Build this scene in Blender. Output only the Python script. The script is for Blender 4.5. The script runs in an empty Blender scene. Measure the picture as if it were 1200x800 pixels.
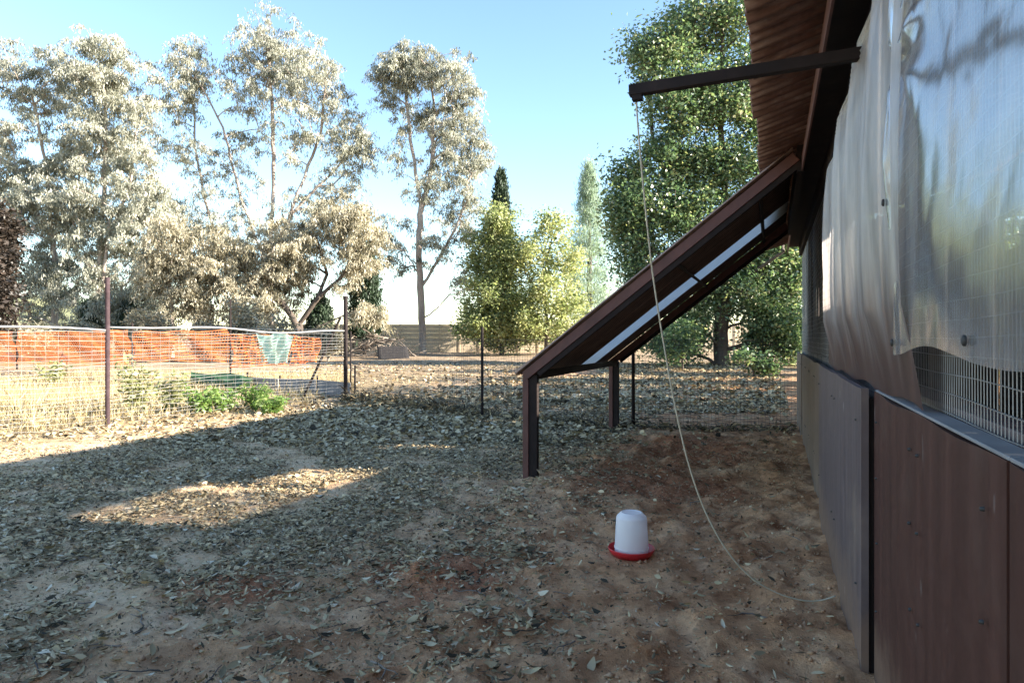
import bpy, math, random
import numpy as np
from mathutils import Vector, Matrix, Quaternion

# ------------------------------------------------------------------ camera, world, sun, exposure
F, CX, HY, EYE = 800.0, 600.0, 396.0, 1.35          # focal length and horizon in photo pixels, eye height
TW = (905.0 - CX) / F                               # tangent of the shed wall's heading
PSI = math.atan(TW); CP, SP = math.cos(PSI), math.sin(PSI)
WD = Vector((SP, CP, 0)); WN = Vector((-CP, SP, 0))  # along the shed wall, out of the shed wall
sc = bpy.context.scene
cam = bpy.data.cameras.new('camera'); camo = bpy.data.objects.new('camera', cam)
sc.collection.objects.link(camo); sc.camera = camo
camo.location = (0, 0, EYE); camo.rotation_euler = (math.radians(90), 0, 0)
cam.sensor_width = 36; cam.lens = 24.0; cam.shift_y = -4 / 1200
cam.clip_start = 0.05; cam.clip_end = 2000

SUN_EL = math.radians(20.5)
SH = (WN - 0.16 * WD).normalized()                  # direction in which shadows fall
to_sun = Vector((-SH.x * math.cos(SUN_EL), -SH.y * math.cos(SUN_EL), math.sin(SUN_EL)))
w = bpy.data.worlds.new('World'); sc.world = w; w.use_nodes = True
nt = w.node_tree; nt.nodes.clear()
sky = nt.nodes.new('ShaderNodeTexSky'); sky.sky_type = 'NISHITA'; sky.sun_disc = False
sky.sun_elevation = SUN_EL; sky.sun_rotation = math.atan2(to_sun.x, to_sun.y)
sky.air_density = 1.3; sky.dust_density = 0.0; sky.ozone_density = 2.6; sky.altitude = 1200
bg = nt.nodes.new('ShaderNodeBackground'); bg.inputs['Strength'].default_value = 0.070
wo = nt.nodes.new('ShaderNodeOutputWorld')
nt.links.new(sky.outputs[0], bg.inputs['Color']); nt.links.new(bg.outputs[0], wo.inputs['Surface'])
sl = bpy.data.lights.new('sun', 'SUN'); sl.energy = 4.5; sl.angle = math.radians(0.5); sl.color = (1.0, 0.91, 0.78)
so = bpy.data.objects.new('sun', sl); sc.collection.objects.link(so)
so.rotation_euler = (-to_sun).to_track_quat('-Z', 'Y').to_euler()
sc.view_settings.view_transform = 'Standard'; sc.view_settings.look = 'None'
sc.view_settings.gamma = 1.0; sc.view_settings.use_curve_mapping = False
sc.view_settings.exposure = 2.6
sc.render.engine = 'CYCLES'
sc.cycles.use_denoising = True
sc.cycles.max_bounces = 8; sc.cycles.transparent_max_bounces = 16

C = sc.collection
rng = np.random.default_rng(11)
random.seed(5)

# ------------------------------------------------------------------ helpers
def vnoise(x, y, seed=0):
    x = np.asarray(x, float); y = np.asarray(y, float)
    xi = np.floor(x).astype(np.int64); yi = np.floor(y).astype(np.int64)
    fx = x - xi; fy = y - yi
    fx = fx * fx * (3 - 2 * fx); fy = fy * fy * (3 - 2 * fy)
    def h(a, b):
        n = (a * 374761393 + b * 668265263 + seed * 1442695041) & 0x7fffffff
        n = ((n ^ (n >> 13)) * 1274126177) & 0x7fffffff
        return ((n ^ (n >> 16)) & 0xffff) / 65535.0
    a = h(xi, yi); b = h(xi + 1, yi); c = h(xi, yi + 1); d = h(xi + 1, yi + 1)
    return (a * (1 - fx) + b * fx) * (1 - fy) + (c * (1 - fx) + d * fx) * fy

def fbm(x, y, seed=0, octv=4):
    t = 0; a = 0.5; f = 1.0
    for k in range(octv):
        t = t + a * vnoise(x * f, y * f, seed + k * 17); a *= 0.5; f *= 2.03
    return t

def sstep(a, b, x):
    t = np.clip((np.asarray(x, float) - a) / (b - a), 0, 1); return t * t * (3 - 2 * t)

MOUNDS = [(-0.50, 3.92, .20, .10), (-0.22, 4.02, .13, -.06), (-1.6, 3.75, .40, .04), (0.55, 6.2, .42, .10), (1.0, 7.4, .5, .07),
          (1.9, 6.5, .6, -.07), (2.3, 8.2, .6, -.06), (2.6, 7.0, .35, .06), (1.5, 5.4, .3, -.05), (1.9, 9.0, .7, .05), (0.2, 5.6, .35, .04)]
def hfun(x, y, detail=True):
    x = np.asarray(x, float); y = np.asarray(y, float)
    z = 0.24 * sstep(15, 52, y) + 0.9 * sstep(60, 200, y)
    far = sstep(12, 30, y)
    z = z + (fbm(x * .5, y * .5, 3) - .47) * (.10 + .12 * far)
    for mx, my, r, hh in MOUNDS:
        z = z + hh * np.exp(-((x - mx) ** 2 + (y - my) ** 2) / (r * r))
    if detail:
        flat = sstep(.16, .34, np.hypot(x - .744, y - 4.25))
        s = -CP * x + SP * y                          # distance from the shed line
        loose = sstep(4.2, 1.6, s)                    # scratched, loose soil by the shed
        z = z + (fbm(x * 3.3, y * 3.3, 5) - .55) * (.030 + .10 * loose) * flat
        z = z + (fbm(x * 11, y * 11, 9) - .47) * (.018 + .075 * loose) * flat
    return z

def hz(x, y): return float(hfun(x, y))
def gp(px, py):
    """ground point seen at a photo pixel"""
    Y = EYE * F / (py - HY)
    for _ in range(12):
        X = (px - CX) / F * Y
        Y = 0.5 * Y + 0.5 * (EYE - float(hfun(X, Y, False))) * F / (py - HY)
    X = (px - CX) / F * Y
    return Vector((X, Y, hz(X, Y)))
def at(px, py, Y): return Vector(((px - CX) / F * Y, Y, EYE - (py - HY) / F * Y))

def np_mesh(name, V, faces, tint=None, smooth=False):
    me = bpy.data.meshes.new(name)
    V = np.asarray(V, np.float32); faces = np.asarray(faces, np.int32)
    n, k = faces.shape
    me.vertices.add(len(V)); me.vertices.foreach_set('co', V.ravel())
    me.loops.add(n * k); me.loops.foreach_set('vertex_index', faces.ravel())
    me.polygons.add(n); me.polygons.foreach_set('loop_start', np.arange(0, n * k, k, dtype=np.int32))
    me.polygons.foreach_set('loop_total', np.full(n, k, np.int32))
    if smooth: me.polygons.foreach_set('use_smooth', np.ones(n, bool))
    me.update(calc_edges=True)
    if tint is not None:
        at_ = me.attributes.new('tint', 'FLOAT', 'FACE'); at_.data.foreach_set('value', np.asarray(tint, np.float32))
    return me

def link(name, me, mat, parent=None, loc=None, kind=None):
    o = bpy.data.objects.new(name, me); C.objects.link(o)
    if mat is not None and me is not None and not me.materials: me.materials.append(mat)
    if parent is not None: o.parent = parent
    if loc is not None: o.location = loc
    if kind: o['kind'] = kind
    return o

def tag(o, label, cat, group=None):
    o['label'] = label; o['category'] = cat
    if group: o['group'] = group
    return o

def thing(name, label, cat, loc=(0, 0, 0), rz=0, group=None):
    o = bpy.data.objects.new(name, None); C.objects.link(o); o.empty_display_size = .2
    o.location = loc; o.rotation_euler = (0, 0, rz)
    return tag(o, label, cat, group)

class MB:
    def __init__(s): s.v = []; s.f = []
    def add(s, V, Fc):
        b = len(s.v); s.v += [tuple(p) for p in V]; s.f += [tuple(i + b for i in f) for f in Fc]
    def box(s, c, d, R=None):
        c = Vector(c); V = []
        for sx in (-1, 1):
            for sy in (-1, 1):
                for sz in (-1, 1):
                    p = Vector((sx * d[0] / 2, sy * d[1] / 2, sz * d[2] / 2))
                    V.append(c + (R @ p if R else p))
        s.add(V, [(0, 1, 3, 2), (4, 6, 7, 5), (0, 4, 5, 1), (2, 3, 7, 6), (0, 2, 6, 4), (1, 5, 7, 3)])
    def beam(s, a, b, wd, ht, up=(0, 0, 1)):
        a = Vector(a); b = Vector(b); z = (b - a).normalized(); u = Vector(up)
        x = z.cross(u).normalized(); y = x.cross(z)
        V = [p + x * (i * wd / 2) + y * (j * ht / 2) for p in (a, b) for (i, j) in ((-1, -1), (1, -1), (1, 1), (-1, 1))]
        s.add(V, [(3, 2, 1, 0), (4, 5, 6, 7), (0, 1, 5, 4), (1, 2, 6, 5), (2, 3, 7, 6), (3, 0, 4, 7)])
    def tube(s, pts, r, n=6, cap=True):
        pts = [Vector(p) for p in pts]; rings = []
        rs = r if isinstance(r, (list, tuple)) else [r] * len(pts)
        u = None
        for i, p in enumerate(pts):
            t = (pts[min(i + 1, len(pts) - 1)] - pts[max(i - 1, 0)]).normalized()
            if u is None: u = t.orthogonal().normalized()
            u = (u - t * u.dot(t)); u = u.normalized() if u.length > 1e-6 else t.orthogonal().normalized()
            v = t.cross(u)
            rings.append([p + (u * math.cos(2 * math.pi * k / n) + v * math.sin(2 * math.pi * k / n)) * rs[i] for k in range(n)])
        V = [q for R_ in rings for q in R_]; Fc = []
        for i in range(len(pts) - 1):
            for k in range(n):
                a = i * n + k; b = i * n + (k + 1) % n
                Fc.append((a, b, b + n, a + n))
        if cap:
            Fc.append(tuple(range(n - 1, -1, -1))); Fc.append(tuple(range((len(pts) - 1) * n, len(pts) * n)))
        s.add(V, Fc)
    def lathe(s, prof, n=40, c=(0, 0, 0)):
        V = []; Fc = []
        for r, z in prof:
            for k in range(n):
                a = 2 * math.pi * k / n; V.append((c[0] + r * math.cos(a), c[1] + r * math.sin(a), c[2] + z))
        for i in range(len(prof) - 1):
            for k in range(n):
                a = i * n + k; b = i * n + (k + 1) % n
                Fc.append((a, b, b + n, a + n))
        s.add(V, Fc)
    def mesh(s, name, smooth=False):
        me = bpy.data.meshes.new(name); me.from_pydata([tuple(p) for p in s.v], [], s.f)
        if smooth: me.polygons.foreach_set('use_smooth', [True] * len(me.polygons))
        me.update(); return me
    def build(s, name, mat, parent=None, loc=None, smooth=False, kind=None, bevel=0):
        o = link(name, s.mesh(name, smooth), mat, parent, loc, kind)
        if bevel:
            b = o.modifiers.new('bevel', 'BEVEL'); b.width = bevel; b.segments = 2; b.limit_method = 'ANGLE'
        return o

# ------------------------------------------------------------------ materials
def new_mat(name):
    m = bpy.data.materials.new(name); m.use_nodes = True
    n = m.node_tree.nodes; n.clear()
    out = n.new('ShaderNodeOutputMaterial')
    return m, m.node_tree, out
def nd(t, kind, **kw):
    n = t.nodes.new(kind)
    for k, v in kw.items():
        if k in n.inputs: n.inputs[k].default_value = v
        else: setattr(n, k, v)
    return n
def ramp(t, fac, stops):
    r = t.nodes.new('ShaderNodeValToRGB'); cr = r.color_ramp
    while len(cr.elements) < len(stops): cr.elements.new(0.5)
    for e, (p, c) in zip(cr.elements, stops):
        e.position = p; e.color = (*c, 1)
    t.links.new(fac, r.inputs[0]); return r.outputs[0]
def noise(t, vec, scale, detail=5, rough=.55, mul=None):
    n = nd(t, 'ShaderNodeTexNoise', Scale=scale, Detail=detail, Roughness=rough)
    if mul is not None:
        mp = nd(t, 'ShaderNodeMapping'); mp.inputs['Scale'].default_value = mul
        t.links.new(vec, mp.inputs[0]); vec = mp.outputs[0]
    t.links.new(vec, n.inputs['Vector']); return n.outputs[0]
def mixc(t, fac, a, b, mode='MIX'):
    m = t.nodes.new('ShaderNodeMix'); m.data_type = 'RGBA'; m.blend_type = mode
    for sck, v in ((m.inputs[0], fac), (m.inputs[6], a), (m.inputs[7], b)):
        if hasattr(v, 'links'): t.links.new(v, sck)
        elif isinstance(v, (int, float)): sck.default_value = v
        else: sck.default_value = (*v, 1)
    return m.outputs[2]
def math_(t, op, a, b=None, clamp=False):
    m = t.nodes.new('ShaderNodeMath'); m.operation = op; m.use_clamp = clamp
    for i, v in enumerate((a, b)):
        if v is None: continue
        if hasattr(v, 'links'): t.links.new(v, m.inputs[i])
        else: m.inputs[i].default_value = v
    return m.outputs[0]
def maprange(t, v, a, b, c=0, d=1):
    m = t.nodes.new('ShaderNodeMapRange'); m.interpolation_type = 'SMOOTHSTEP'
    t.links.new(v, m.inputs[0])
    for i, q in enumerate((a, b, c, d)): m.inputs[i + 1].default_value = q
    return m.outputs[0]
def bump(t, h, strength=.4, dist=.01):
    b = nd(t, 'ShaderNodeBump', Strength=strength, Distance=dist); t.links.new(h, b.inputs['Height']); return b.outputs[0]
def worn(name, stops, scale=4, stretch=(1, 1, 1), rough=(.5, .8), metal=0.0, bmp=.25, dist=.004, dust=None, coord='Object', spec=.5, spots=0):
    m, t, out = new_mat(name)
    tc = nd(t, 'ShaderNodeTexCoord'); v = tc.outputs[coord]
    n1 = noise(t, v, scale, 6, .6, stretch)
    n2 = noise(t, v, scale * 7, 4, .6)
    f = math_(t, 'ADD', math_(t, 'MULTIPLY', n1, .75), math_(t, 'MULTIPLY', n2, .25))
    col = ramp(t, f, stops)
    if dust: col = mixc(t, maprange(t, noise(t, v, scale * .6, 5), .5, .72, 0, dust[1]), col, dust[0])
    if spots:                                         # splashes, droppings and scuffs
        col = mixc(t, maprange(t, noise(t, v, 15, 3, .5, (1, 1, .35)), .70, .74, 0, spots * .75), col, (.62, .60, .57))
        sx = nd(t, 'ShaderNodeSeparateXYZ'); t.links.new(v, sx.inputs[0])
        mud = maprange(t, math_(t, 'ADD', sx.outputs[2], math_(t, 'MULTIPLY', math_(t, 'SUBTRACT', noise(t, v, 6, 6, .7), .5), .5)), .02, .34, .75, 0)
        col = mixc(t, mud, col, (.20, .125, .085))
    p = nd(t, 'ShaderNodeBsdfPrincipled', Metallic=metal)
    p.inputs['Specular IOR Level'].default_value = spec
    t.links.new(col, p.inputs['Base Color'])
    r = t.nodes.new('ShaderNodeMapRange'); t.links.new(n2, r.inputs[0]); r.inputs[3].default_value = rough[0]; r.inputs[4].default_value = rough[1]
    t.links.new(r.outputs[0], p.inputs['Roughness'])
    t.links.new(bump(t, f, bmp, dist), p.inputs['Normal'])
    t.links.new(p.outputs[0], out.inputs[0]); return m
def leafmat(name, stops, trans=.35, gloss=.5, tcol=(1.25, 1.31, .87)):
    m, t, out = new_mat(name)
    a = nd(t, 'ShaderNodeAttribute', attribute_name='tint')
    col = ramp(t, a.outputs['Fac'], stops)
    p = nd(t, 'ShaderNodeBsdfPrincipled', Roughness=gloss); t.links.new(col, p.inputs['Base Color'])
    tr = nd(t, 'ShaderNodeBsdfTranslucent')
    br = mixc(t, 1.0, col, tcol, 'MULTIPLY'); t.links.new(br, tr.inputs['Color'])
    mx = nd(t, 'ShaderNodeMixShader', Fac=trans)
    t.links.new(p.outputs[0], mx.inputs[1]); t.links.new(tr.outputs[0], mx.inputs[2]); t.links.new(mx.outputs[0], out.inputs[0])
    return m

# soil of the yard: red-brown by the shed, grey-tan dust and leaf crumbs elsewhere, straw on the left beyond the fence
def soil_mat():
    m, t, out = new_mat('soil')
    g = nd(t, 'ShaderNodeNewGeometry'); v = g.outputs['Position']
    big = noise(t, v, .55, 4); mid = noise(t, v, 2.6, 6, .62); fine = noise(t, v, 22, 6, .7); vf = noise(t, v, 110, 3, .7)
    red = ramp(t, mid, [(.32, (.30, .130, .060)), (.50, (.56, .30, .155)), (.68, (.74, .46, .27))])
    grey = ramp(t, mid, [(.30, (.40, .245, .135)), (.5, (.64, .44, .265)), (.72, (.76, .57, .38))])
    dot = nd(t, 'ShaderNodeVectorMath', operation='DOT_PRODUCT'); dot.inputs[1].default_value = (-CP, SP, 0)
    t.links.new(v, dot.inputs[0])
    s = math_(t, 'ADD', dot.outputs['Value'], math_(t, 'MULTIPLY', math_(t, 'SUBTRACT', big, .5), 3.0))
    col = mixc(t, maprange(t, s, 1.2, 3.4), red, grey)
    col = mixc(t, maprange(t, mid, .60, .70, 0, .55), col, (.38, .185, .10))
    for (mx, my, rr) in ((-.42, 3.95, .55), (-1.55, 3.72, .42), (1.3, 6.6, 1.1), (2.2, 8.4, 1.3)):
        dv = nd(t, 'ShaderNodeVectorMath', operation='DISTANCE'); dv.inputs[1].default_value = (mx, my, 0); t.links.new(v, dv.inputs[0])
        ds = math_(t, 'ADD', dv.outputs['Value'], math_(t, 'MULTIPLY', math_(t, 'SUBTRACT', mid, .5), 1.3 * rr))
        col = mixc(t, maprange(t, ds, .35 * rr, rr, .85, 0), col, ramp(t, fine, [(.3, (.27, .095, .045)), (.6, (.48, .205, .105))]))
    straw = ramp(t, fine, [(.3, (.20, .15, .085)), (.55, (.36, .28, .16)), (.8, (.48, .39, .24))])
    sx = nd(t, 'ShaderNodeSeparateXYZ'); t.links.new(v, sx.inputs[0])
    fl = math_(t, 'ADD', math_(t, 'MULTIPLY', sx.outputs[0], -1.0), math_(t, 'MULTIPLY', sx.outputs[1], .30))
    fl = math_(t, 'ADD', fl, math_(t, 'MULTIPLY', math_(t, 'SUBTRACT', big, .5), 4.0))
    col = mixc(t, maprange(t, fl, 7.6, 9.6, 0, .9), col, straw)
    far = maprange(t, sx.outputs[1], 16, 30)
    col = mixc(t, far, col, ramp(t, noise(t, v, 1.1, 6, .7), [(.35, (.17, .115, .07)), (.5, (.30, .22, .145)), (.68, (.42, .34, .24))]))
    grit = ramp(t, fine, [(.3, (.66, .64, .62)), (.5, (1.05, 1.05, 1.05)), (.72, (1.3, 1.28, 1.24))])
    col = mixc(t, .8, col, grit, 'MULTIPLY')
    p = nd(t, 'ShaderNodeBsdfPrincipled', Roughness=.95); p.inputs['Specular IOR Level'].default_value = .15
    t.links.new(col, p.inputs['Base Color'])
    hsum = math_(t, 'ADD', math_(t, 'MULTIPLY', fine, 1.0), math_(t, 'MULTIPLY', vf, .6))
    t.links.new(bump(t, hsum, .8, .026), p.inputs['Normal']); t.links.new(p.outputs[0], out.inputs[0]); return m
M = {}
M['soil'] = soil_mat()
M['hill'] = worn('hill_grass', [(.3, (.12, .13, .06)), (.5, (.20, .20, .10)), (.7, (.27, .25, .14))], .25, rough=(.9, 1), coord='Generated')
M['litter'] = leafmat('leaf_litter', [(0, (.045, .036, .022)), (.22, (.15, .112, .060)), (.44, (.42, .325, .185)), (.68, (.60, .48, .30)), (.86, (.52, .38, .21)), (1, (.66, .57, .42))], .06, .95)
M['litter_sun'] = M['litter']
M['clod'] = worn('clod_soil', [(.3, (.30, .16, .09)), (.6, (.54, .34, .21)), (.8, (.68, .49, .33))], 9, rough=(.9, 1), spec=.1)
M['panel_brown'] = worn('brown_panel', [(.25, (.038, .015, .011)), (.5, (.060, .023, .017)), (.75, (.094, .041, .031))], 2.2, (1, 5, .4), (.45, .72), bmp=.10, dist=.003, dust=((.13, .088, .070), .4), spec=.3, spots=.12)
M['panel_purple'] = worn('purple_panel', [(.25, (.058, .042, .044)), (.5, (.100, .074, .076)), (.75, (.165, .130, .130))], 2.4, (1, 6, .5), (.4, .65), bmp=.15, dist=.003, dust=((.24, .18, .14), .6), spots=.6)
M['panel_tan'] = worn('tan_panel', [(.25, (.085, .062, .050)), (.5, (.150, .108, .084)), (.75, (.235, .175, .135))], 2.0, (1, 6, .5), (.45, .75), bmp=.15, dist=.003, dust=((.27, .20, .15), .5))
M['rust'] = worn('rusted_sheet', [(.34, (.07, .036, .028)), (.45, (.17, .090, .066)), (.55, (.28, .175, .135)), (.66, (.50, .38, .32))], 2.0, (.7, 6, 1), (.7, .9), bmp=.2, dist=.003, spec=.2)
M['rust_dark'] = worn('dark_rusted_sheet', [(.3, (.15, .10, .08)), (.55, (.29, .20, .165)), (.8, (.44, .31, .26))], 3.0, (1, 5, 1), (.7, .9), spec=.2)
M['white_sheet'] = None
M['steel_red'] = worn('red_oxide_steel', [(.3, (.070, .026, .021)), (.55, (.118, .046, .037)), (.8, (.17, .080, .062))], 6, (1, 1, .6), (.5, .75), bmp=.15)
M['steel_dark'] = worn('dark_steel', [(.3, (.012, .009, .009)), (.55, (.022, .015, .014)), (.8, (.042, .030, .026))], 7, rough=(.65, .85), bmp=.2, spec=.2)
M['steel_post'] = worn('weathered_post', [(.3, (.030, .018, .020)), (.55, (.055, .036, .040)), (.8, (.11, .085, .09))], 8, rough=(.7, .9), bmp=.2, spec=.15)
M['galv'] = worn('galvanised', [(.3, (.17, .165, .165)), (.55, (.26, .255, .25)), (.8, (.36, .35, .345))], 9, rough=(.35, .6), metal=.35, bmp=.1)
M['cap'] = worn('pale_flashing', [(.3, (.17, .17, .18)), (.55, (.25, .25, .26)), (.8, (.34, .34, .35))], 6, rough=(.4, .6), bmp=.1)
M['wire_dark'] = worn('dull_wire', [(.3, (.045, .04, .036)), (.7, (.10, .09, .082))], 9, rough=(.6, .8), metal=.2)
M['wood_grey'] = worn('grey_wood', [(.3, (.10, .08, .06)), (.55, (.19, .155, .12)), (.8, (.28, .24, .19))], 5, (1, 1, .3), (.8, .95))
M['deadwood'] = worn('dead_wood', [(.3, (.12, .095, .075)), (.55, (.22, .18, .145)), (.8, (.33, .28, .23))], 6, rough=(.8, .95))
M['bark_pale'] = worn('pale_bark', [(.28, (.16, .12, .10)), (.5, (.33, .27, .23)), (.75, (.52, .46, .41))], 1.5, (2, 2, .35), (.7, .9), bmp=.5, dist=.03)
M['bark_dark'] = worn('dark_bark', [(.3, (.045, .034, .026)), (.55, (.085, .066, .052)), (.8, (.14, .11, .09))], 2.2, (2, 2, .4), (.8, .95), bmp=.6, dist=.03)
M['concrete'] = worn('precast_concrete', [(.3, (.45, .37, .26)), (.55, (.58, .48, .35)), (.8, (.66, .57, .43))], .8, (1, 1, 1), (.85, .95), bmp=.2, dust=((.26, .20, .15), .4))
M['fibre'] = worn('grey_fibre_board', [(.3, (.15, .145, .15)), (.55, (.23, .22, .225)), (.8, (.32, .30, .30))], 3, rough=(.8, .95), dust=((.22, .16, .12), .6))
M['dark_board'] = worn('charred_sheet', [(.3, (.012, .011, .012)), (.55, (.028, .026, .027)), (.8, (.055, .052, .052))], 4, (1, 6, 1), rough=(.8, .95), spec=.1)
M['dark_cloth'] = worn('dark_shade_cloth', [(.3, (.022, .017, .016)), (.55, (.050, .036, .032)), (.8, (.09, .066, .058))], 3, (3, 3, .25), rough=(.8, .95), spec=.2)
M['rope'] = worn('pale_cord', [(.3, (.42, .37, .27)), (.7, (.62, .56, .43))], 30, rough=(.8, .95))
M['black'] = worn('black_rubber', [(.3, (.012, .012, .012)), (.7, (.03, .03, .03))], 20, rough=(.5, .7))

def plastic(name, col, rough, trans, sheen_spec=.5):
    m, t, out = new_mat(name)
    p = nd(t, 'ShaderNodeBsdfPrincipled', Roughness=rough); p.inputs['Base Color'].default_value = (*col, 1)
    tr = nd(t, 'ShaderNodeBsdfTranslucent'); tr.inputs['Color'].default_value = (*col, 1)
    mx = nd(t, 'ShaderNodeMixShader', Fac=trans)
    t.links.new(p.outputs[0], mx.inputs[1]); t.links.new(tr.outputs[0], mx.inputs[2]); t.links.new(mx.outputs[0], out.inputs[0]); return m
M['tank'] = plastic('milky_tank', (.95, .93, .94), .35, .40)
M['tray'] = plastic('red_tray', (.55, .020, .028), .35, .08)
M['white_sheet'] = plastic('translucent_roof_sheet', (.88, .90, .91), .45, .82)
def flutes(m, pitch, dark, amt=.75):
    t = m.node_tree; tc = nd(t, 'ShaderNodeTexCoord'); sx = nd(t, 'ShaderNodeSeparateXYZ'); t.links.new(tc.outputs['Object'], sx.inputs[0])
    wv = math_(t, 'SINE', math_(t, 'MULTIPLY', sx.outputs[1], 2 * math.pi / pitch)); f = maprange(t, wv, -.95, -.3, 1, 0)
    for n in list(t.nodes):
        sk = n.inputs.get('Base Color') if n.type == 'BSDF_PRINCIPLED' else (n.inputs.get('Color') if n.type == 'BSDF_TRANSLUCENT' else None)
        if sk is None: continue
        src = sk.links[0].from_socket if sk.links else tuple(sk.default_value[:3])
        t.links.new(mixc(t, math_(t, 'MULTIPLY', f, amt), src, dark), sk)
flutes(M['white_sheet'], .095, (.40, .39, .38), .35); flutes(M['rust_dark'], .095, (.025, .017, .014)); flutes(M['rust'], .125, (.085, .040, .030))
M['orange'] = plastic('orange_net', (.95, .30, .10), .6, .4)
M['mint'] = plastic('mint_sheet', (.42, .66, .56), .55, .35)
M['green_net'] = plastic('green_net', (.07, .16, .085), .7, .3)

def film(name, opac, haze_col, rough, dirt=0.0, gloss=.7):
    """clear plastic film: partly see-through, cloudy, glossy"""
    m, t, out = new_mat(name)
    tc = nd(t, 'ShaderNodeTexCoord'); v = tc.outputs['Object']
    n1 = noise(t, v, 3.0, 5, .6, (1, 3.5, .5)); n2 = noise(t, v, 26, 5, .65, (1, 1.6, .4))
    colr = ramp(t, n1, [(.3, tuple(c * .78 for c in haze_col)), (.7, haze_col)])
    op = math_(t, 'ADD', opac, math_(t, 'MULTIPLY', math_(t, 'SUBTRACT', n1, .5), .55), True)
    op = math_(t, 'ADD', op, math_(t, 'MULTIPLY', math_(t, 'SUBTRACT', n2, .5), .25), True)
    if dirt:
        sx = nd(t, 'ShaderNodeSeparateXYZ'); t.links.new(v, sx.inputs[0])
        low = maprange(t, math_(t, 'ADD', sx.outputs[2], math_(t, 'MULTIPLY', math_(t, 'SUBTRACT', n1, .5), .55)), 1.18, 1.85, dirt, 0)
        colr = mixc(t, low, colr, (.095, .036, .030)); op = math_(t, 'ADD', op, math_(t, 'MULTIPLY', low, .25), True)
    df = nd(t, 'ShaderNodeBsdfDiffuse'); tl = nd(t, 'ShaderNodeBsdfTranslucent')
    t.links.new(colr, df.inputs['Color']); t.links.new(colr, tl.inputs['Color'])
    body = nd(t, 'ShaderNodeMixShader', Fac=.4); t.links.new(df.outputs[0], body.inputs[1]); t.links.new(tl.outputs[0], body.inputs[2])
    tp = nd(t, 'ShaderNodeBsdfTransparent'); tp.inputs['Color'].default_value = (.93, .94, .95, 1)
    m1 = t.nodes.new('ShaderNodeMixShader'); t.links.new(op, m1.inputs[0]); t.links.new(tp.outputs[0], m1.inputs[1]); t.links.new(body.outputs[0], m1.inputs[2])
    fr = nd(t, 'ShaderNodeFresnel', IOR=1.42); gl = nd(t, 'ShaderNodeBsdfGlossy', Roughness=rough)
    nb = bump(t, n2, .07, .006); t.links.new(nb, gl.inputs['Normal']); t.links.new(nb, fr.inputs['Normal'])
    m2 = t.nodes.new('ShaderNodeMixShader'); t.links.new(math_(t, 'MULTIPLY', fr.outputs[0], gloss), m2.inputs[0]); t.links.new(m1.outputs[0], m2.inputs[1]); t.links.new(gl.outputs[0], m2.inputs[2])
    t.links.new(m2.outputs[0], out.inputs[0]); return m
M['film_cloudy'] = film('cloudy_film', .60, (.72, .66, .62), .36, 1.0, .20)
M['film_clear'] = film('clear_film', .50, (.64, .63, .63), .16, 0, .50)

M['euc'] = leafmat('eucalypt_leaves', [(0, (.12, .125, .08)), (.35, (.28, .285, .235)), (.7, (.46, .46, .385)), (1, (.62, .61, .53))], .40, .40, (1.1, 1.12, .98))
M['euc_tan'] = leafmat('tan_eucalypt_leaves', [(0, (.14, .13, .085)), (.35, (.34, .31, .225)), (.7, (.53, .48, .37)), (1, (.68, .63, .50))], .40, .42, (1.1, 1.1, .95))
M['yellow'] = leafmat('yellow_green_leaves', [(0, (.10, .14, .06)), (.4, (.28, .32, .15)), (.75, (.48, .48, .25)), (1, (.66, .63, .40))], .52, .45, (1.15, 1.2, .85))
M['broad'] = leafmat('dark_green_leaves', [(0, (.045, .085, .048)), (.42, (.12, .185, .10)), (.72, (.23, .29, .15)), (.90, (.42, .40, .20)), (1, (.60, .57, .42))], .45, .32, (1.1, 1.2, .8))
M['cypress'] = leafmat('cypress_leaves', [(0, (.012, .026, .014)), (.6, (.030, .055, .028)), (1, (.055, .085, .042))], .15, .6)
M['pine'] = leafmat('pale_pine_needles', [(0, (.14, .20, .15)), (.5, (.26, .34, .27)), (1, (.40, .46, .38))], .35, .6)
M['maroon'] = leafmat('dark_maroon_leaves', [(0, (.014, .012, .010)), (.6, (.035, .026, .020)), (1, (.065, .045, .033))], .15, .5)
M['weed'] = leafmat('weed_leaves', [(0, (.06, .12, .025)), (.5, (.13, .23, .05)), (1, (.30, .36, .13))], .4, .5)
M['weed_pale'] = leafmat('pale_weed_leaves', [(0, (.14, .16, .06)), (.5, (.28, .29, .13)), (1, (.46, .44, .27))], .4, .5)
M['straw'] = leafmat('dry_grass', [(0, (.20, .145, .07)), (.5, (.38, .30, .16)), (1, (.56, .47, .29))], .3, .7)
M['stem'] = worn('weed_stem', [(.3, (.20, .20, .10)), (.7, (.40, .37, .22))], 9, rough=(.7, .9))

# ------------------------------------------------------------------ ground
def axis_lines(lo, hi, fine_lo, fine_hi, step, grow):
    a = list(np.arange(fine_lo, fine_hi, step)); d = step; x = a[-1]
    while x < hi: d *= grow; x += d; a.append(min(x, hi))
    d = step; x = a[0]; b = []
    while x > lo: d *= grow; x -= d; b.append(max(x, lo))
    return np.array(b[::-1] + a)
gx = axis_lines(-260, 260, -4.6, 3.6, .035, 1.035); gy = axis_lines(-40, 420, 1.9, 9.0, .035, 1.03)
XX, YY = np.meshgrid(gx, gy); ZZ = hfun(XX, YY)
GV = np.stack([XX, YY, ZZ], -1).reshape(-1, 3); nx = len(gx); ny = len(gy)
ii = (np.arange(ny - 1)[:, None] * nx + np.arange(nx - 1)[None, :]).ravel()
ground = link('ground', np_mesh('ground', GV, np.stack([ii, ii + 1, ii + nx + 1, ii + nx], -1), smooth=True), M['soil'], kind='structure')

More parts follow.
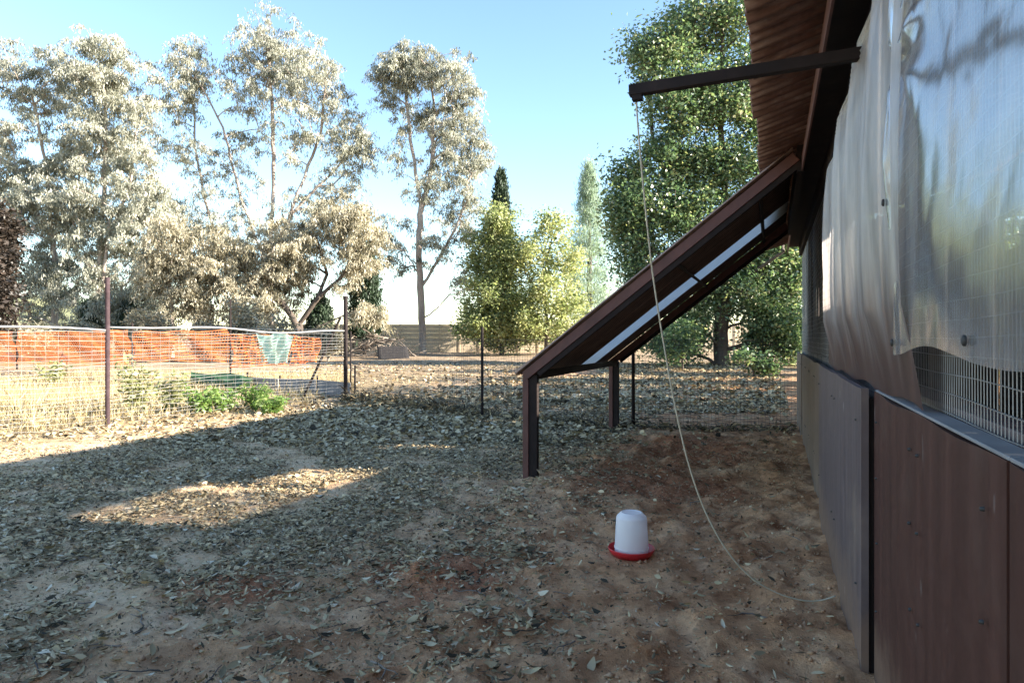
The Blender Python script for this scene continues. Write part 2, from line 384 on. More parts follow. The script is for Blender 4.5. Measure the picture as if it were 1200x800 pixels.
# low grassy rise beyond the trees on the left
hx = np.linspace(-190, -60, 60); hy = np.linspace(120, 220, 40); HX, HYY = np.meshgrid(hx, hy)
HZ = 13 * np.exp(-((HX + 125) / 36) ** 2 - ((HYY - 172) / 24) ** 2) + (fbm(HX * .08, HYY * .08, 4) - .5) * 3 - .6
i2 = (np.arange(39)[:, None] * 60 + np.arange(59)[None, :]).ravel()
link('hill', np_mesh('hill', np.stack([HX, HYY, HZ], -1).reshape(-1, 3), np.stack([i2, i2 + 1, i2 + 61, i2 + 60], -1), smooth=True), M['hill'], kind='structure')

# ------------------------------------------------------------------ shed (local frame: x = away from the yard, y = along the wall)
S0 = .385                                             # the wall face lies this far right of the camera line
def shed_frame(name, label, cat, bx, by, group=None):
    p = WD * by - WN * bx
    o = thing(name, label, cat, (p.x, p.y, 0), -PSI, group); o['bx'] = bx; o['by'] = by
    return o
def sb(mb, name, mat, root, **kw):
    return mb.build(name, mat, root, loc=(-root['bx'], -root['by'], 0), **kw)
def clean(o):
    for k in ('bx', 'by'):
        if k in o: del o[k]

D0, D1 = -3.2, 12.0                                   # near and far end of the shed
PT = 1.13                                             # top of the lower panels
shed = shed_frame('chicken_shed', 'long rusty steel chicken shed with brown lower panels and mesh openings', 'shed', S0, 4.0)
panels = [(D0, -1.0, 'panel_brown', .0), (-.985, 1.42, 'panel_brown', .001), (1.435, 3.12, 'panel_brown', .0), (3.14, 5.85, 'panel_purple', -.045),
          (5.86, 7.9, 'panel_tan', -.02), (7.91, 9.9, 'panel_tan', -.012), (9.91, D1, 'panel_tan', -.02)]
_b = MB(); _b.lathe([(.0001, .004), (.004, .0032), (.0052, -.004)], 8); _b.v = [(-z_, x_, y_) for (x_, y_, z_) in _b.v]
BOLT = _b.mesh('bolt', True); BOLT.materials.append(M['black'])
for k, (a, b, m_, off) in enumerate(panels):
    mb = MB(); n = 14
    # a sheet with slight waviness, built as a thin slab
    V = []; Fc = []
    for i in range(n + 1):
        y = a + (b - a) * i / n
        wv = .004 * math.sin(y * 4.3) + .003 * math.sin(y * 9.1)
        top = PT + (.012 if k == 3 else 0) + .004 * math.sin(i * .9 + k)
        x = S0 + off + wv
        V += [(x, y, -.25), (x, y, top), (x + .028, y, top), (x + .028, y, -.25)]
    for i in range(n):
        q = i * 4; Fc += [(q, q + 4, q + 5, q + 1), (q + 1, q + 5, q + 6, q + 2), (q + 2, q + 6, q + 7, q + 3)]
    Fc += [(0, 1, 2, 3), (n * 4 + 3, n * 4 + 2, n * 4 + 1, n * 4)]
    mb.add(V, Fc)
    po = sb(mb, 'wall_panel', M[m_], shed)
    if m_ == 'panel_purple': po['label'] = 'greyish purple steel panel standing proud of the brown ones'
    # rivets / bolt heads and holes along the seams
    for yy in (a + .12, a + (b - a) * .45, a + (b - a) * .52, b - .12):
        for zz in ((1.02, .80, .55, .28) if k < 3 else (1.0, .3)):
            if yy > .7: link('bolt', BOLT, None, shed, (off - .0065, yy + .01 * math.sin(zz * 9) - 4.0, zz))
mb = MB(); mb.box((S0 + .024, 3.185, .43), (.072, .05, 1.34)); sb(mb, 'light_stop_strip', M['steel_dark'], shed)  # added behind the seam to stop sunlight leaking out of the shed
# pale strips on top of the lower panels and the sill behind them
for a, b in ((D0, 1.425), (1.43, 3.09)):
    mb = MB(); mb.box((S0 + .0305, (a + b) / 2, PT + .008), (.055, b - a, .008)); sb(mb, 'cap_strip', M['cap'], shed, bevel=.002)
mb = MB(); mb.box((S0 + .125, (D0 + D1) / 2, PT - .02), (.09, D1 - D0, .10)); sb(mb, 'sill', M['panel_purple'], shed, bevel=.004)
# frame behind the skin
for y in (D0 + .05, .2, 3.13, 5.86, 8.9, D1 - .06):
    mb = MB(); mb.box((S0 + .155, y, 1.38), (.07, .07, 2.9)); sb(mb, 'post', M['steel_dark'], shed, bevel=.004)
mb = MB(); mb.box((S0 + .10, (D0 + D1) / 2, 2.755), (.16, D1 - D0, .15)); sb(mb, 'top_plate', M['steel_dark'], shed, bevel=.004)
mb = MB(); mb.box((.235, (D0 + D1) / 2, 2.80), (.012, D1 - D0 + .1, .12)); sb(mb, 'eave_angle', M['steel_red'], shed)
mb = MB(); mb.box((.36, (D0 + D1) / 2, 2.838), (.23, D1 - D0 + .08, .012)); sb(mb, 'soffit', M['steel_dark'], shed)
# weld mesh in the openings
mb = MB()
xm = S0 + .06
y = -1.2
while y < D1 - .1:
    mb.tube([(xm + .004, y, 1.06), (xm + .004 + .004 * math.sin(y * 3), y + .006 * math.sin(y * 5), 1.9), (xm + .004, y, 2.75)], .0013, 3, False); y += .025 if y < 6.0 else .06
for k in range(33):
    z = 1.10 + k * .05
    pts = [(xm + .003 * math.sin(yy * 2.2 + k), yy, z + .004 * math.sin(yy * 1.7 + k * 1.1) + .003 * math.sin(yy * 6 + k)) for yy in np.arange(-1.2, D1 - .05, .22)]
    mb.tube(pts, .0017, 4, False)
sb(mb, 'wire_mesh', M['galv'], shed)
# dark cloth hung inside beyond the plastic
mb = MB(); V = []; Fc = []; ys = np.linspace(5.75, D1 - .1, 70)
for i, yy in enumerate(ys):
    xx = S0 + .10 + .022 * math.sin(yy * 9) + .012 * math.sin(yy * 23)
    V += [(xx, yy, 1.08), (xx + .02 * math.sin(yy * 4), yy, 1.9), (xx - .01, yy, 2.74)]
for i in range(69):
    for j in (0, 1): q = i * 3 + j; Fc.append((q, q + 3, q + 4, q + 1))
mb.add(V, Fc)
# leave gaps in it where the low sun shines through the shed
gaps = [(5.8, 6.7), (7.95, 8.2), (10.6, 11.3)]
mb.f = [f for f in mb.f if not (any(a < (mb.v[f[0]][1] + mb.v[f[1]][1]) / 2 < b for a, b in gaps) and mb.v[f[0]][2] < 1.95 and mb.v[f[0]][2] > 1.0 and mb.v[f[2]][2] < 2.2)]
sb(mb, 'shade_cloth', M['dark_cloth'], shed, smooth=True)
# back wall of the shed: boards, with openings added to throw sun patches on the yard
xb = 3.15
y = D0
while y < D1 - .01:
    b = min(y + .30, D1)
    hole = any(a < (y + b) / 2 - .45 < c for a, c in gaps + [(4.5, 5.8)])
    top = 2.6 if hole else 3.86
    mb = MB(); mb.box((xb + random.uniform(-.004, .004), (y + b) / 2, (top - .25) / 2), (.025, b - y - .006, top + .25)); sb(mb, 'back_board', M['wood_grey'], shed)
    if hole:
        mb = MB(); mb.box((xb, (y + b) / 2, 3.46), (.025, b - y - .006, .78)); sb(mb, 'back_board', M['wood_grey'], shed)
    y += .30
for yy in (D0 + .013, D1 - .013):
    mb = MB(); x0, x1 = S0 + .19, xb - .02
    mb.add([(x0, yy, -.25), (x1, yy, -.25), (x1, yy, 3.84), (x0, yy, 2.86), (x0, yy + .02, -.25), (x1, yy + .02, -.25), (x1, yy + .02, 3.84), (x0, yy + .02, 2.86)],
           [(0, 1, 2, 3), (7, 6, 5, 4), (0, 4, 5, 1), (1, 5, 6, 2), (2, 6, 7, 3), (3, 7, 4, 0)])
    sb(mb, 'end_wall', M['panel_tan'], shed)
# floor inside
# corrugated roof sheets, one object per sheet
def corr_mesh(name, width, length, pitch, amp, wob=0.0, jag=0.0):
    n = max(8, int(width / pitch * 8)); V = []; Fc = []; L = 8
    for j in range(L + 1):
        for i in range(n + 1):
            yy = width * i / n; end = (random.uniform(-jag, jag) if j == L else 0)
            V.append((length * j / L * (1) + end, yy, amp * math.sin(2 * math.pi * yy / pitch) + wob * math.sin(j * 1.1 + i * .07)))
    for j in range(L):
        for i in range(n):
            a = j * (n + 1) + i; Fc.append((a, a + 1, a + n + 2, a + n + 1))
    me = bpy.data.meshes.new(name); me.from_pydata(V, [], Fc); me.polygons.foreach_set('use_smooth', [True] * len(me.polygons)); me.update(); return me
ER = -.10                                             # eave edge, a little on the yard side of the camera line
run = xb + .25 - ER; rise = 4.0 - 2.90; slope = math.atan2(rise, run); LEN = math.hypot(run, rise)
sheets = []
for v in range(3):
    me = corr_mesh('roof_sheet', .80, LEN, .125, .022, .006, .012); me.materials.append(M['rust']); sheets.append(me)
k = 0; y = D0 - .1
while y < D1 + .1:
    o = link('roof_sheet', sheets[k % 3], None, shed)
    o.location = (ER - random.uniform(0, .03) - S0, y - 4.0, 2.885 + (k % 2) * .004); o.rotation_euler = (0, -slope, 0)
    sm = o.modifiers.new('thick', 'SOLIDIFY'); sm.thickness = .0015
    k += 1; y += .76
# outrigger beam under the eave
mb = MB()
mb.beam((S0 + .10, 3.36, 2.605), (-.66, 3.36, 2.568), .045, .055)
sb(mb, 'outrigger_beam', M['steel_dark'], shed, bevel=.004)
mb = MB(); mb.box((-.62, 3.36, 2.53), (.05, .04, .028)); sb(mb, 'beam_hook', M['steel_dark'], shed, bevel=.003)
clean(shed)

# ------------------------------------------------------------------ lean-to against the shed
LN, LF = 6.15, 9.95; SF, ZF, SU, ZU = 2.17, 1.02, -.19, 2.86
lean = shed_frame('lean_to_shelter', 'lean-to of dark corrugated sheets on two posts sloping off the shed', 'shelter', -SF, LN)
lsl = math.atan2(ZU - ZF, SF - SU); LL = math.hypot(ZU - ZF, SF - SU)
ux, uz = math.cos(lsl), math.sin(lsl)
def lp(t, y, up=0.0): return (-SF + ux * t - uz * up, y, ZF + uz * t + ux * up)
for yy, wv in ((LN + .05, 0), (LF - .05, 0)):
    g = WD * yy + WN * SF; gz = hz(g.x, g.y)
    mb = MB(); mb.box((-SF - .045, yy, (gz - .15 + ZF - .02) / 2), (.058, .058, ZF - .02 - gz + .15)); sb(mb, 'post', M['steel_red'], lean, bevel=.003)
    mb = MB(); mb.box((-SF + .027, yy + .012, (gz - .15 + ZF - .02) / 2), (.083, .058, ZF - .03 - gz + .15)); sb(mb, 'post_shade_channel', M['steel_dark'], lean, bevel=.003)  # darker steel stands in for shade on this side of the post
for yy in (LN + .03, LF - .03):
    mb = MB(); mb.beam(lp(-.06, yy, .005), lp(LL, yy, .005), .05, .085); sb(mb, 'rafter', M['steel_red'], lean, bevel=.003)
    mb = MB(); mb.beam(lp(.06, yy + .012, -.062), lp(LL, yy + .012, -.062), .05, .045); sb(mb, 'rafter_flange', M['steel_dark'], lean)
mb = MB(); mb.beam((-SF + .03, LN + .07, ZF - .03), (-SF + .03, LF - .07, ZF - .03), .05, .075); sb(mb, 'front_beam', M['steel_dark'], lean, bevel=.003)
for tt in (.56, .88):
    mb = MB(); mb.beam(lp(LL * tt, LN + .06, .02), lp(LL * tt, LF - .06, .02), .03, .028, up=(-uz, 0, ux)); sb(mb, 'purlin', M['steel_dark'], lean)
lm = {}
for nm in ('rust_dark', 'white_sheet'):
    me = corr_mesh('roof_sheet', .80, LL + .14, .095, .017, .002); me.materials.append(M[nm]); lm[nm] = me
for k in range(5):
    o = link('roof_sheet', lm['white_sheet' if k == 3 else 'rust_dark'], None, lean)
    p = lp(-.12, LN - .02 + k * .757, .068 + (k % 2) * .003); o.location = (p[0] + SF, p[1] - LN, p[2]); o.rotation_euler = (0, -lsl, 0)
    sm = o.modifiers.new('thick', 'SOLIDIFY'); sm.thickness = .0015
    if k == 3: o['label'] = 'pale translucent roof sheet among dark ones'
mb = MB(); mb.beam(lp(LL + .02, LN + .02, -.03), lp(LL + .02, LF, -.03), .06, .22); sb(mb, 'wall_plate', M['steel_dark'], lean)
clean(lean)

# ------------------------------------------------------------------ plastic films on the shed openings
def film_sheet(name, label, mat, edge, y_near, nyy, nz, z_lo, z_hi, disp):
    root = shed_frame(name, label, 'plastic sheet', S0, y_near)
    V = []; Fc = []
    for j in range(nz + 1):
        v = j / nz
        for i in range(nyy + 1):
            u = i / nyy
            zl = z_lo(u); z = zl + (z_hi(u) - zl) * v
            yy = y_near + (edge(z) - y_near) * u
            V.append((S0 + .03 - disp(yy, z), yy, z))
    for j in range(nz):
        for i in range(nyy):
            a = j * (nyy + 1) + i; Fc.append((a, a + 1, a + nyy + 2, a + nyy + 1))
    mb = MB(); mb.add(V, Fc); sb(mb, 'film', mat, root, smooth=True); return root
def edge1(z): return float(np.interp(z, [1.0, 1.3, 1.95, 2.35, 2.5, 2.6, 2.66, 2.72], [5.72, 5.66, 5.45, 5.25, 4.95, 4.3, 3.6, 2.9]))
def disp1(y, z):
    g = 1 - .5 * abs((z - 1.9) / .8)
    f = .015 * math.sin(7.4 * y + 1.3 * math.sin(1.4 * z + y)) + (.009 * math.sin(17 * y + 2.2 * z)) + .005 * math.sin(33 * y - 3 * z)
    f += .05 * max(0, min(1, (5.7 - y) / .7)) * math.sin(math.pi * max(0, min(1, (z - 1.05) / 1.7))) ** .8
    return .014 + max(0.0, f + .018) * max(0.0, min(1.0, (z - 1.10) / .35))
f1 = film_sheet('plastic_sheet', 'cloudy dirt-stained plastic sheet hanging in soft vertical folds on the shed', M['film_cloudy'], edge1, 2.20, 190, 70,
                lambda u: 1.145 + .012 * math.sin(u * 21), lambda u: 2.72, disp1)
clean(f1)
KY, KZ = 2.46, 2.21                                   # where the second sheet is bunched up
def disp2(y, z):
    dy, dz = KY - y, z - KZ; r = math.hypot(dy, dz) + 1e-4; th = math.atan2(dz, dy)
    fold = .020 * math.exp(-r / .42) * math.sin(9 * th + 1.8 * math.sin(3 * th) + 3.0 * r) * min(1, r / .08)
    fold += .008 * math.exp(-abs(r - .30) / .2) * math.sin(4 * th + 5 * r)
    big = .012 * math.sin(2.1 * y + 1.2 * z + .6) + .008 * math.sin(4.3 * z - 2.6 * y) + .003 * math.sin(6.1 * y - 3.2 * z + 1) + .0005 * math.sin(15 * y + 4 * z)
    cr = float(fbm(y * 5 + 3, z * 4, 61, 3)); big += .010 * (abs(cr - .45) ** .8) * math.exp(-max(0, r - .2) / .8)
    big += .012 * abs(float(fbm(y * 3.2 + z * 2.1, z * 2.6 - y, 67, 3)) - .46)
    hem = .006 * math.exp(-((y - 2.43) / .035) ** 2)
    return max(.012, .045 + fold + big * min(1, r / .3) + hem)
f2 = film_sheet('plastic_sheet', 'clear glossy plastic sheet bunched into a knot, its hem dotted with black washers', M['film_clear'],
                lambda z: 2.47 + .02 * math.sin(z * 6), -.6, 230, 130, lambda u: 1.312 + .018 * math.sin(u * 17) - .012 * u * 0, lambda u: 2.74, disp2)
for (yy, zz) in ((2.45, 1.78), (1.60, 1.345), (1.12, 1.345), (.62, 1.345), (2.44, 1.335)):
    mb = MB(); mb.lathe([(.0002, .006), (.007, .005), (.0095, .002), (.009, -.002)], 12)
    mb.v = [(S0 + .03 - disp2(yy, zz) - q[2] - .006, yy + q[0] * 1.0, zz + q[1] * 1.25) for q in mb.v]
    sb(mb, 'washer', M['black'], f2, smooth=True)
clean(f2)

# ------------------------------------------------------------------ cord from the beam end to the foot of the wall
cpx = [(746, 118, 3.40), (747, 140, 3.40), (752, 200, 3.40), (758, 260, 3.41), (765, 322, 3.42), (776, 392, 3.43), (790, 470, 3.44), (806, 540, 3.45), (826, 598, 3.46), (852, 645, 3.47), (880, 676, 3.48), (910, 694, 3.49), (940, 703, 3.49), (962, 703, 3.50), (982, 697, 3.50)]
pts = []
for i in range(len(cpx) - 1):
    a, b = cpx[i], cpx[i + 1]
    p0 = cpx[max(i - 1, 0)]; p3 = cpx[min(i + 2, len(cpx) - 1)]
    for q in range(5):
        t_ = q / 5; h = lambda k: .5 * ((2 * a[k]) + (b[k] - p0[k]) * t_ + (2 * p0[k] - 5 * a[k] + 4 * b[k] - p3[k]) * t_ ** 2 + (3 * a[k] - p0[k] - 3 * b[k] + p3[k]) * t_ ** 3)
        p = at(h(0), h(1), h(2)); p.z = max(p.z, hz(p.x, p.y) + .016); pts.append(p)
mb = MB(); mb.tube(pts, .0042, 6)
co = mb.build('cord', M['rope'], smooth=True)
tag(co, 'pale thin cord hanging from the beam end down to the foot of the shed', 'cord')

# ------------------------------------------------------------------ poultry drinker
g = gp(740, 650)
dr = thing('poultry_drinker', 'white plastic poultry drinker with a red base standing on the bare soil', 'drinker', (g.x, g.y, g.z + .002))
mb = MB(); mb.lathe([(.0001, .004), (.085, .004), (.118, .010), (.136, .030), (.143, .048), (.146, .050), (.148, .046), (.141, .026), (.122, .0), (.0001, -.004)], 56)
mb.lathe([(.0001, .012), (.098, .012), (.108, .020), (.100, .030), (.0001, .032)], 56)
sb_ = mb.build('tray', M['tray'], dr, smooth=True)
mb = MB(); mb.lathe([(.105, .016), (.106, .05), (.100, .17), (.0965, .232), (.0955, .238), (.092, .246), (.070, .268), (.066, .271), (.061, .2715), (.058, .268), (.052, .2665), (.0001, .2665)], 56)
tk = mb.build('tank', M['tank'], dr, smooth=True)
mb = MB(); mb.lathe([(.1055, .046), (.1085, .047), (.1085, .052), (.1055, .053)], 56); mb.build('rim_band', M['tank'], tk, smooth=True)

# ------------------------------------------------------------------ fences
def fence_post(name, root, base, top_z, r, mat, lean_=(0, 0), cap=True, n=10):
    mb = MB(); b = Vector(base)
    pts = [(b.x - root.location.x, b.y - root.location.y, b.z - .2 - root.location.z), (b.x + lean_[0] - root.location.x, b.y + lean_[1] - root.location.y, top_z - root.location.z)]
    mb.tube(pts, r, n); return mb.build(name, mat, root)
# front wire fence on the left
A = gp(405, 470); Bp = gp(126, 500); Cp = Bp + (Bp - A); Cp.z = hz(Cp.x, Cp.y)
fa = thing('wire_fence', 'sunlit weld-mesh fence with a grey top rail in front of the orange netting', 'fence', A)
fence_post('post', fa, A, at(405, 347, A.y).z, .045, M['steel_dark'])
fence_post('post', fa, Bp, at(126, 325, Bp.y).z, .034, M['steel_post'])
fence_post('post', fa, Cp, 2.2, .034, M['steel_post'])
br = at(352, 464, A.y - .1); mb = MB(); mb.tube([Vector((br.x, br.y, hz(br.x, br.y) - .05)) - A, at(399, 372, A.y) - A], .028, 8); mb.build('brace', M['steel_dark'], fa)
q = gp(411, 466); fence_post('post', fa, q, at(411, 388, q.y).z, .018, M['steel_dark']); q = gp(416, 468); fence_post('post', fa, q, at(415, 428, q.y).z, .02, M['steel_dark'])
for (P0, P1, n) in ((A, Bp, 3), (Bp, Cp, 5)):
    L = (P1 - P0).length
    mb = MB()
    pts = []
    for i in range(15):
        t_ = i / 14; p = P0.lerp(P1, t_); z = 1.50 + .035 * math.sin(t_ * 6.2 + n) + .02 * math.sin(t_ * 13)
        pts.append(Vector((p.x, p.y, z)) - A)
    mb.tube(pts, .017, 6); mb.build('top_rail', M['galv'], fa, smooth=True)
    for k in range(22):
        z = .05 + k * .066; mb = MB(); pts = []
        for i in range(22):
            t_ = i / 21; p = P0.lerp(P1, t_); gz = hz(p.x, p.y)
            zz = z + .016 * math.sin(t_ * 9 + k * .7 + n) + .008 * math.sin(t_ * 25 + k * 2) + gz * (1 - z / 1.5)
            pts.append(Vector((p.x + .012 * math.sin(t_ * 11 + k), p.y, zz)) - A)
        mb.tube(pts, .0032, 4, False); mb.build('wire', M['galv'], fa)
    mb = MB()
    for i in range(int(L / .15)):
        p = P0.lerp(P1, (i + .5) / int(L / .15)); mb.tube([Vector((p.x, p.y, hz(p.x, p.y))) - A, Vector((p.x + random.uniform(-.02, .02), p.y, 1.46)) - A], .0017, 3, False)
    mb.build('upright_wires', M['galv'], fa)
# back fence between the corner pole and the shed
fb = thing('wire_fence', 'fine dull weld-mesh fence on thin dark posts behind the lean-to', 'fence', gp(565, 490))
FB = [A, gp(565, 490), gp(742, 502), gp(934, 505)]
fence_post('post', fb, FB[1], at(565, 383, FB[1].y).z, .024, M['steel_dark'])
fence_post('post', fb, FB[2], at(742, 408, FB[2].y).z, .026, M['steel_dark'])
for i in range(3):
    P0, P1 = FB[i], FB[i + 1]; L = (P1 - P0).length; mb = MB(); o0 = fb.location
    n = int(L / .05)
    for k in range(n):
        p = P0.lerp(P1, (k + .5) / n); mb.tube([Vector((p.x, p.y, hz(p.x, p.y) - .02)) - o0, Vector((p.x + random.uniform(-.01, .01), p.y, 1.30)) - o0], .0022, 3, False)
    for k in range(27):
        z = .03 + k * .0485
        pts = [Vector((P0.lerp(P1, j / 10).x, P0.lerp(P1, j / 10).y, z + hz(P0.lerp(P1, j / 10).x, P0.lerp(P1, j / 10).y) * (1 - z / 1.3) + .010 * math.sin(j + k))) - o0 for j in range(11)]
        mb.tube(pts, .0024, 3, False)
    for k in range(9):
        z = .02 + k * .03
        mb.tube([Vector((P0.lerp(P1, j / 10).x, P0.lerp(P1, j / 10).y - .01, z + hz(P0.lerp(P1, j / 10).x, P0.lerp(P1, j / 10).y) + .006 * math.sin(j * 2 + k))) - o0 for j in range(11)], .0026, 3, False)
    mb.build('wire_mesh', M['wire_dark'], fb)
    mb = MB(); mb.tube([Vector((P0.x, P0.y, 1.33)) - o0, (P0.lerp(P1, .5)) * 1 - o0 + Vector((0, 0, 1.31 - P0.lerp(P1, .5).z)), Vector((P1.x, P1.y, 1.33)) - o0], .004, 5); mb.build('top_wire', M['wire_dark'], fb)
# second fence behind, hung with orange netting, boards along its foot
o_ = gp(412, 467)
def f2p(px):                                          # point of the second fence line seen at photo column px
    ta = (px - CX) / F; dx, dy = -1.333, 1.0          # direction of the line
    k = (o_.x - ta * o_.y) / (ta * dy - dx); x = o_.x + dx * k; yv = o_.y + dy * k
    return Vector((x, yv, hz(x, yv)))
fc = thing('netting_fence', 'orange barrier netting hung on thin posts above low grey boards', 'fence', o_)
for px, top, r in ((372, 440, .022), (328, 440, .022), (290, 436, .022), (270, 350, .024), (155, 378, .030), (78, 388, .02), (20, 378, .035), (-60, 380, .03)):
    p = f2p(px); fence_post('post', fc, p, at(px, top, p.y).z, r, M['steel_dark'])
for a, b in ((411, 373), (371, 329), (327, 291), (289, 262), (260, 226)):
    pa, pb = f2p(a), f2p(b); mb = MB(); pa.y -= .05; pb.y -= .05
    mb.beam(Vector((pa.x, pa.y, pa.z + .15)) - o_, Vector((pb.x, pb.y, pb.z + .15)) - o_, .02, .42); mb.build('foot_board', M['fibre'], fc, bevel=.004)
def netting(px0, px1, zt, zb, name='netting', gap=.031, mat='orange'):
    p0, p1 = f2p(px0), f2p(px1); L = math.hypot(p1.x - p0.x, p1.y - p0.y); n = max(8, int(L / .25)); mb = MB(); nb = int((zt(0) - zb(0)) / .075)
    for k in range(nb + 1):
        V = []
        for i in range(n + 1):
            t_ = i / n; p = p0.lerp(p1, t_); top = zt(t_); bot = zb(t_)
            z = bot + (top - bot) * k / max(1, nb) + .02 * math.sin(t_ * 17 + k * .4); off = .04 * math.sin(t_ * 23 + k * .5) + .05 * math.sin(t_ * 7 + k * .2)
            hw = .5 * gap + .006 * math.sin(i * 1.7 + k)
            V += [Vector((p.x + off, p.y - .06 + off, z - hw)) - o_, Vector((p.x + off, p.y - .06 + off, z + hw)) - o_]
        mb.add(V, [(2 * i, 2 * i + 2, 2 * i + 3, 2 * i + 1) for i in range(n)])
    m_ = int(L / .11)
    for i in range(m_ + 1):
        t_ = i / m_; p = p0.lerp(p1, t_); V = []
        for k in range(13):
            z = zb(t_) + (zt(t_) - zb(t_)) * k / 12; kk = k * nb / 12; off = .04 * math.sin(t_ * 23 + kk * .5) + .05 * math.sin(t_ * 7 + kk * .2)
            V += [Vector((p.x + off - .006, p.y - .063 + off, z)) - o_, Vector((p.x + off + .006, p.y - .063 + off, z)) - o_]
        mb.add(V, [(2 * k, 2 * k + 1, 2 * k + 3, 2 * k + 2) for k in range(12)])
    return mb.build(name, M[mat], fc)
netting(-60, 18, lambda t: 1.62 - .05 * math.sin(3.1 * t), lambda t: .30 + .1 * math.sin(5 * t))
netting(20, 154, lambda t: 1.60 - .04 * math.sin(3.1 * t), lambda t: .34 + .16 * t)
netting(156, 269, lambda t: 1.56 - .03 * math.sin(3.1 * t), lambda t: .62 + .10 * math.sin(2 * t))
netting(271, 338, lambda t: 1.46 - .05 * math.sin(3.1 * t), lambda t: .58 + .14 * t)
netting(340, 372, lambda t: 1.42 - .10 * t, lambda t: .70 + .12 * t)
for z_, n in ((1.58, 0), (.55, 1)):
    mb = MB(); mb.tube([Vector((f2p(px).x, f2p(px).y + .03, z_ + (.03 * math.sin(px * .03)))) - o_ for px in range(-60, 412, 24)], .006, 4); mb.build('straining_wire', M['galv'], fc)
# mint sheet draped over the netting and a green net at its foot
def drape(name, label, cat, px0, px1, zt, zb, mat, dy, n=26, m=16, cut=None):
    p0, p1 = f2p(px0), f2p(px1); V = []; Fc = []; base = f2p((px0 + px1) / 2)
    for j in range(m + 1):
        for i in range(n + 1):
            t_ = i / n; v = j / m; p = p0.lerp(p1, t_ + (cut * (1 - v) * (.5 - t_) if cut else 0)); z = zb + (zt - zb) * v + .03 * math.sin(t_ * 9 + v * 2)
            off = .035 * math.sin(t_ * 15 + 3 * v) + .02 * math.sin(t_ * 31 - 5 * v); V.append(Vector((p.x + off * .5, p.y + dy + off, z)) - base)
    for j in range(m):
        for i in range(n): a = j * (n + 1) + i; Fc.append((a, a + 1, a + n + 2, a + n + 1))
    mb = MB(); mb.add(V, Fc); o = mb.build(name, M[mat], None, loc=base, smooth=True); return tag(o, label, cat)
drape('plastic_sack', 'pale mint plastic sheet hung over the orange netting', 'sheet', 302, 347, 1.44, .74, 'mint', -.16, cut=.35)
drape('shade_net', 'green shade net along the foot of the netting fence behind the weeds', 'net', 226, 300, .40, .05, 'green_net', -.20)

# ------------------------------------------------------------------ precast boundary wall
WY = 52.0
bw = thing('boundary_wall', 'tan precast concrete slab wall with posts behind the trees', 'wall', (0, WY, hz(0, WY) - .1))
zt = at(0, 380, WY).z; z0 = hz(0, WY) - .15
sm_, pm_ = MB(), MB(); hS = (zt - z0) / 7
sm_.box((0, 0, 0), (1.40, .05, hS - .004)); pm_.box((0, 0, 0), (.11, .13, zt - z0 + .05))
slab = sm_.mesh('slab'); slab.materials.append(M['concrete']); pst = pm_.mesh('wall_post'); pst.materials.append(M['concrete'])
X = -16.0
while X < 24:
    o = link('wall_post', pst, None, bw, (X, 0, (z0 + zt) / 2 - bw.location.z))
    for r in range(7):
        link('slab', slab, None, bw, (X + .75, random.uniform(-.001, .001), z0 + hS * (r + .5) - bw.location.z))
    X += 1.5

# ------------------------------------------------------------------ trees
def rand_unit(n, r):
    v = r.normal(size=(n, 3)); return v / np.linalg.norm(v, axis=1)[:, None]
def leaves(P, r, Lr, Wr, mode, tint, fold=.15):
    """one folded lens-shaped quad per leaf"""
    n = len(P)
    if mode == 'hang':
        ax = np.stack([r.normal(0, .45, n), r.normal(0, .45, n), -np.abs(r.normal(1, .25, n))], -1)
    elif mode == 'up':
        ax = np.stack([r.normal(0, .4, n), r.normal(0, .4, n), np.abs(r.normal(1, .3, n))], -1)
    else:
        ax = r.normal(size=(n, 3)); ax[:, 2] = ax[:, 2] * .6 - .25
    ax /= np.linalg.norm(ax, axis=1)[:, None]
    sd = np.cross(ax, rand_unit(n, r)); sd /= np.linalg.norm(sd, axis=1)[:, None] + 1e-9
    nm = np.cross(ax, sd)
    L = (r.uniform(*Lr, n) * r.lognormal(0, .22, n))[:, None]; W = (r.uniform(*Wr, n) * r.lognormal(0, .2, n))[:, None]
    b = P; t = P + ax * L; m = P + ax * L * .45 - nm * L * fold
    V = np.stack([b, m + sd * W, t, m - sd * W], 1).reshape(-1, 3)
    return V, np.arange(n * 4).reshape(-1, 4), tint

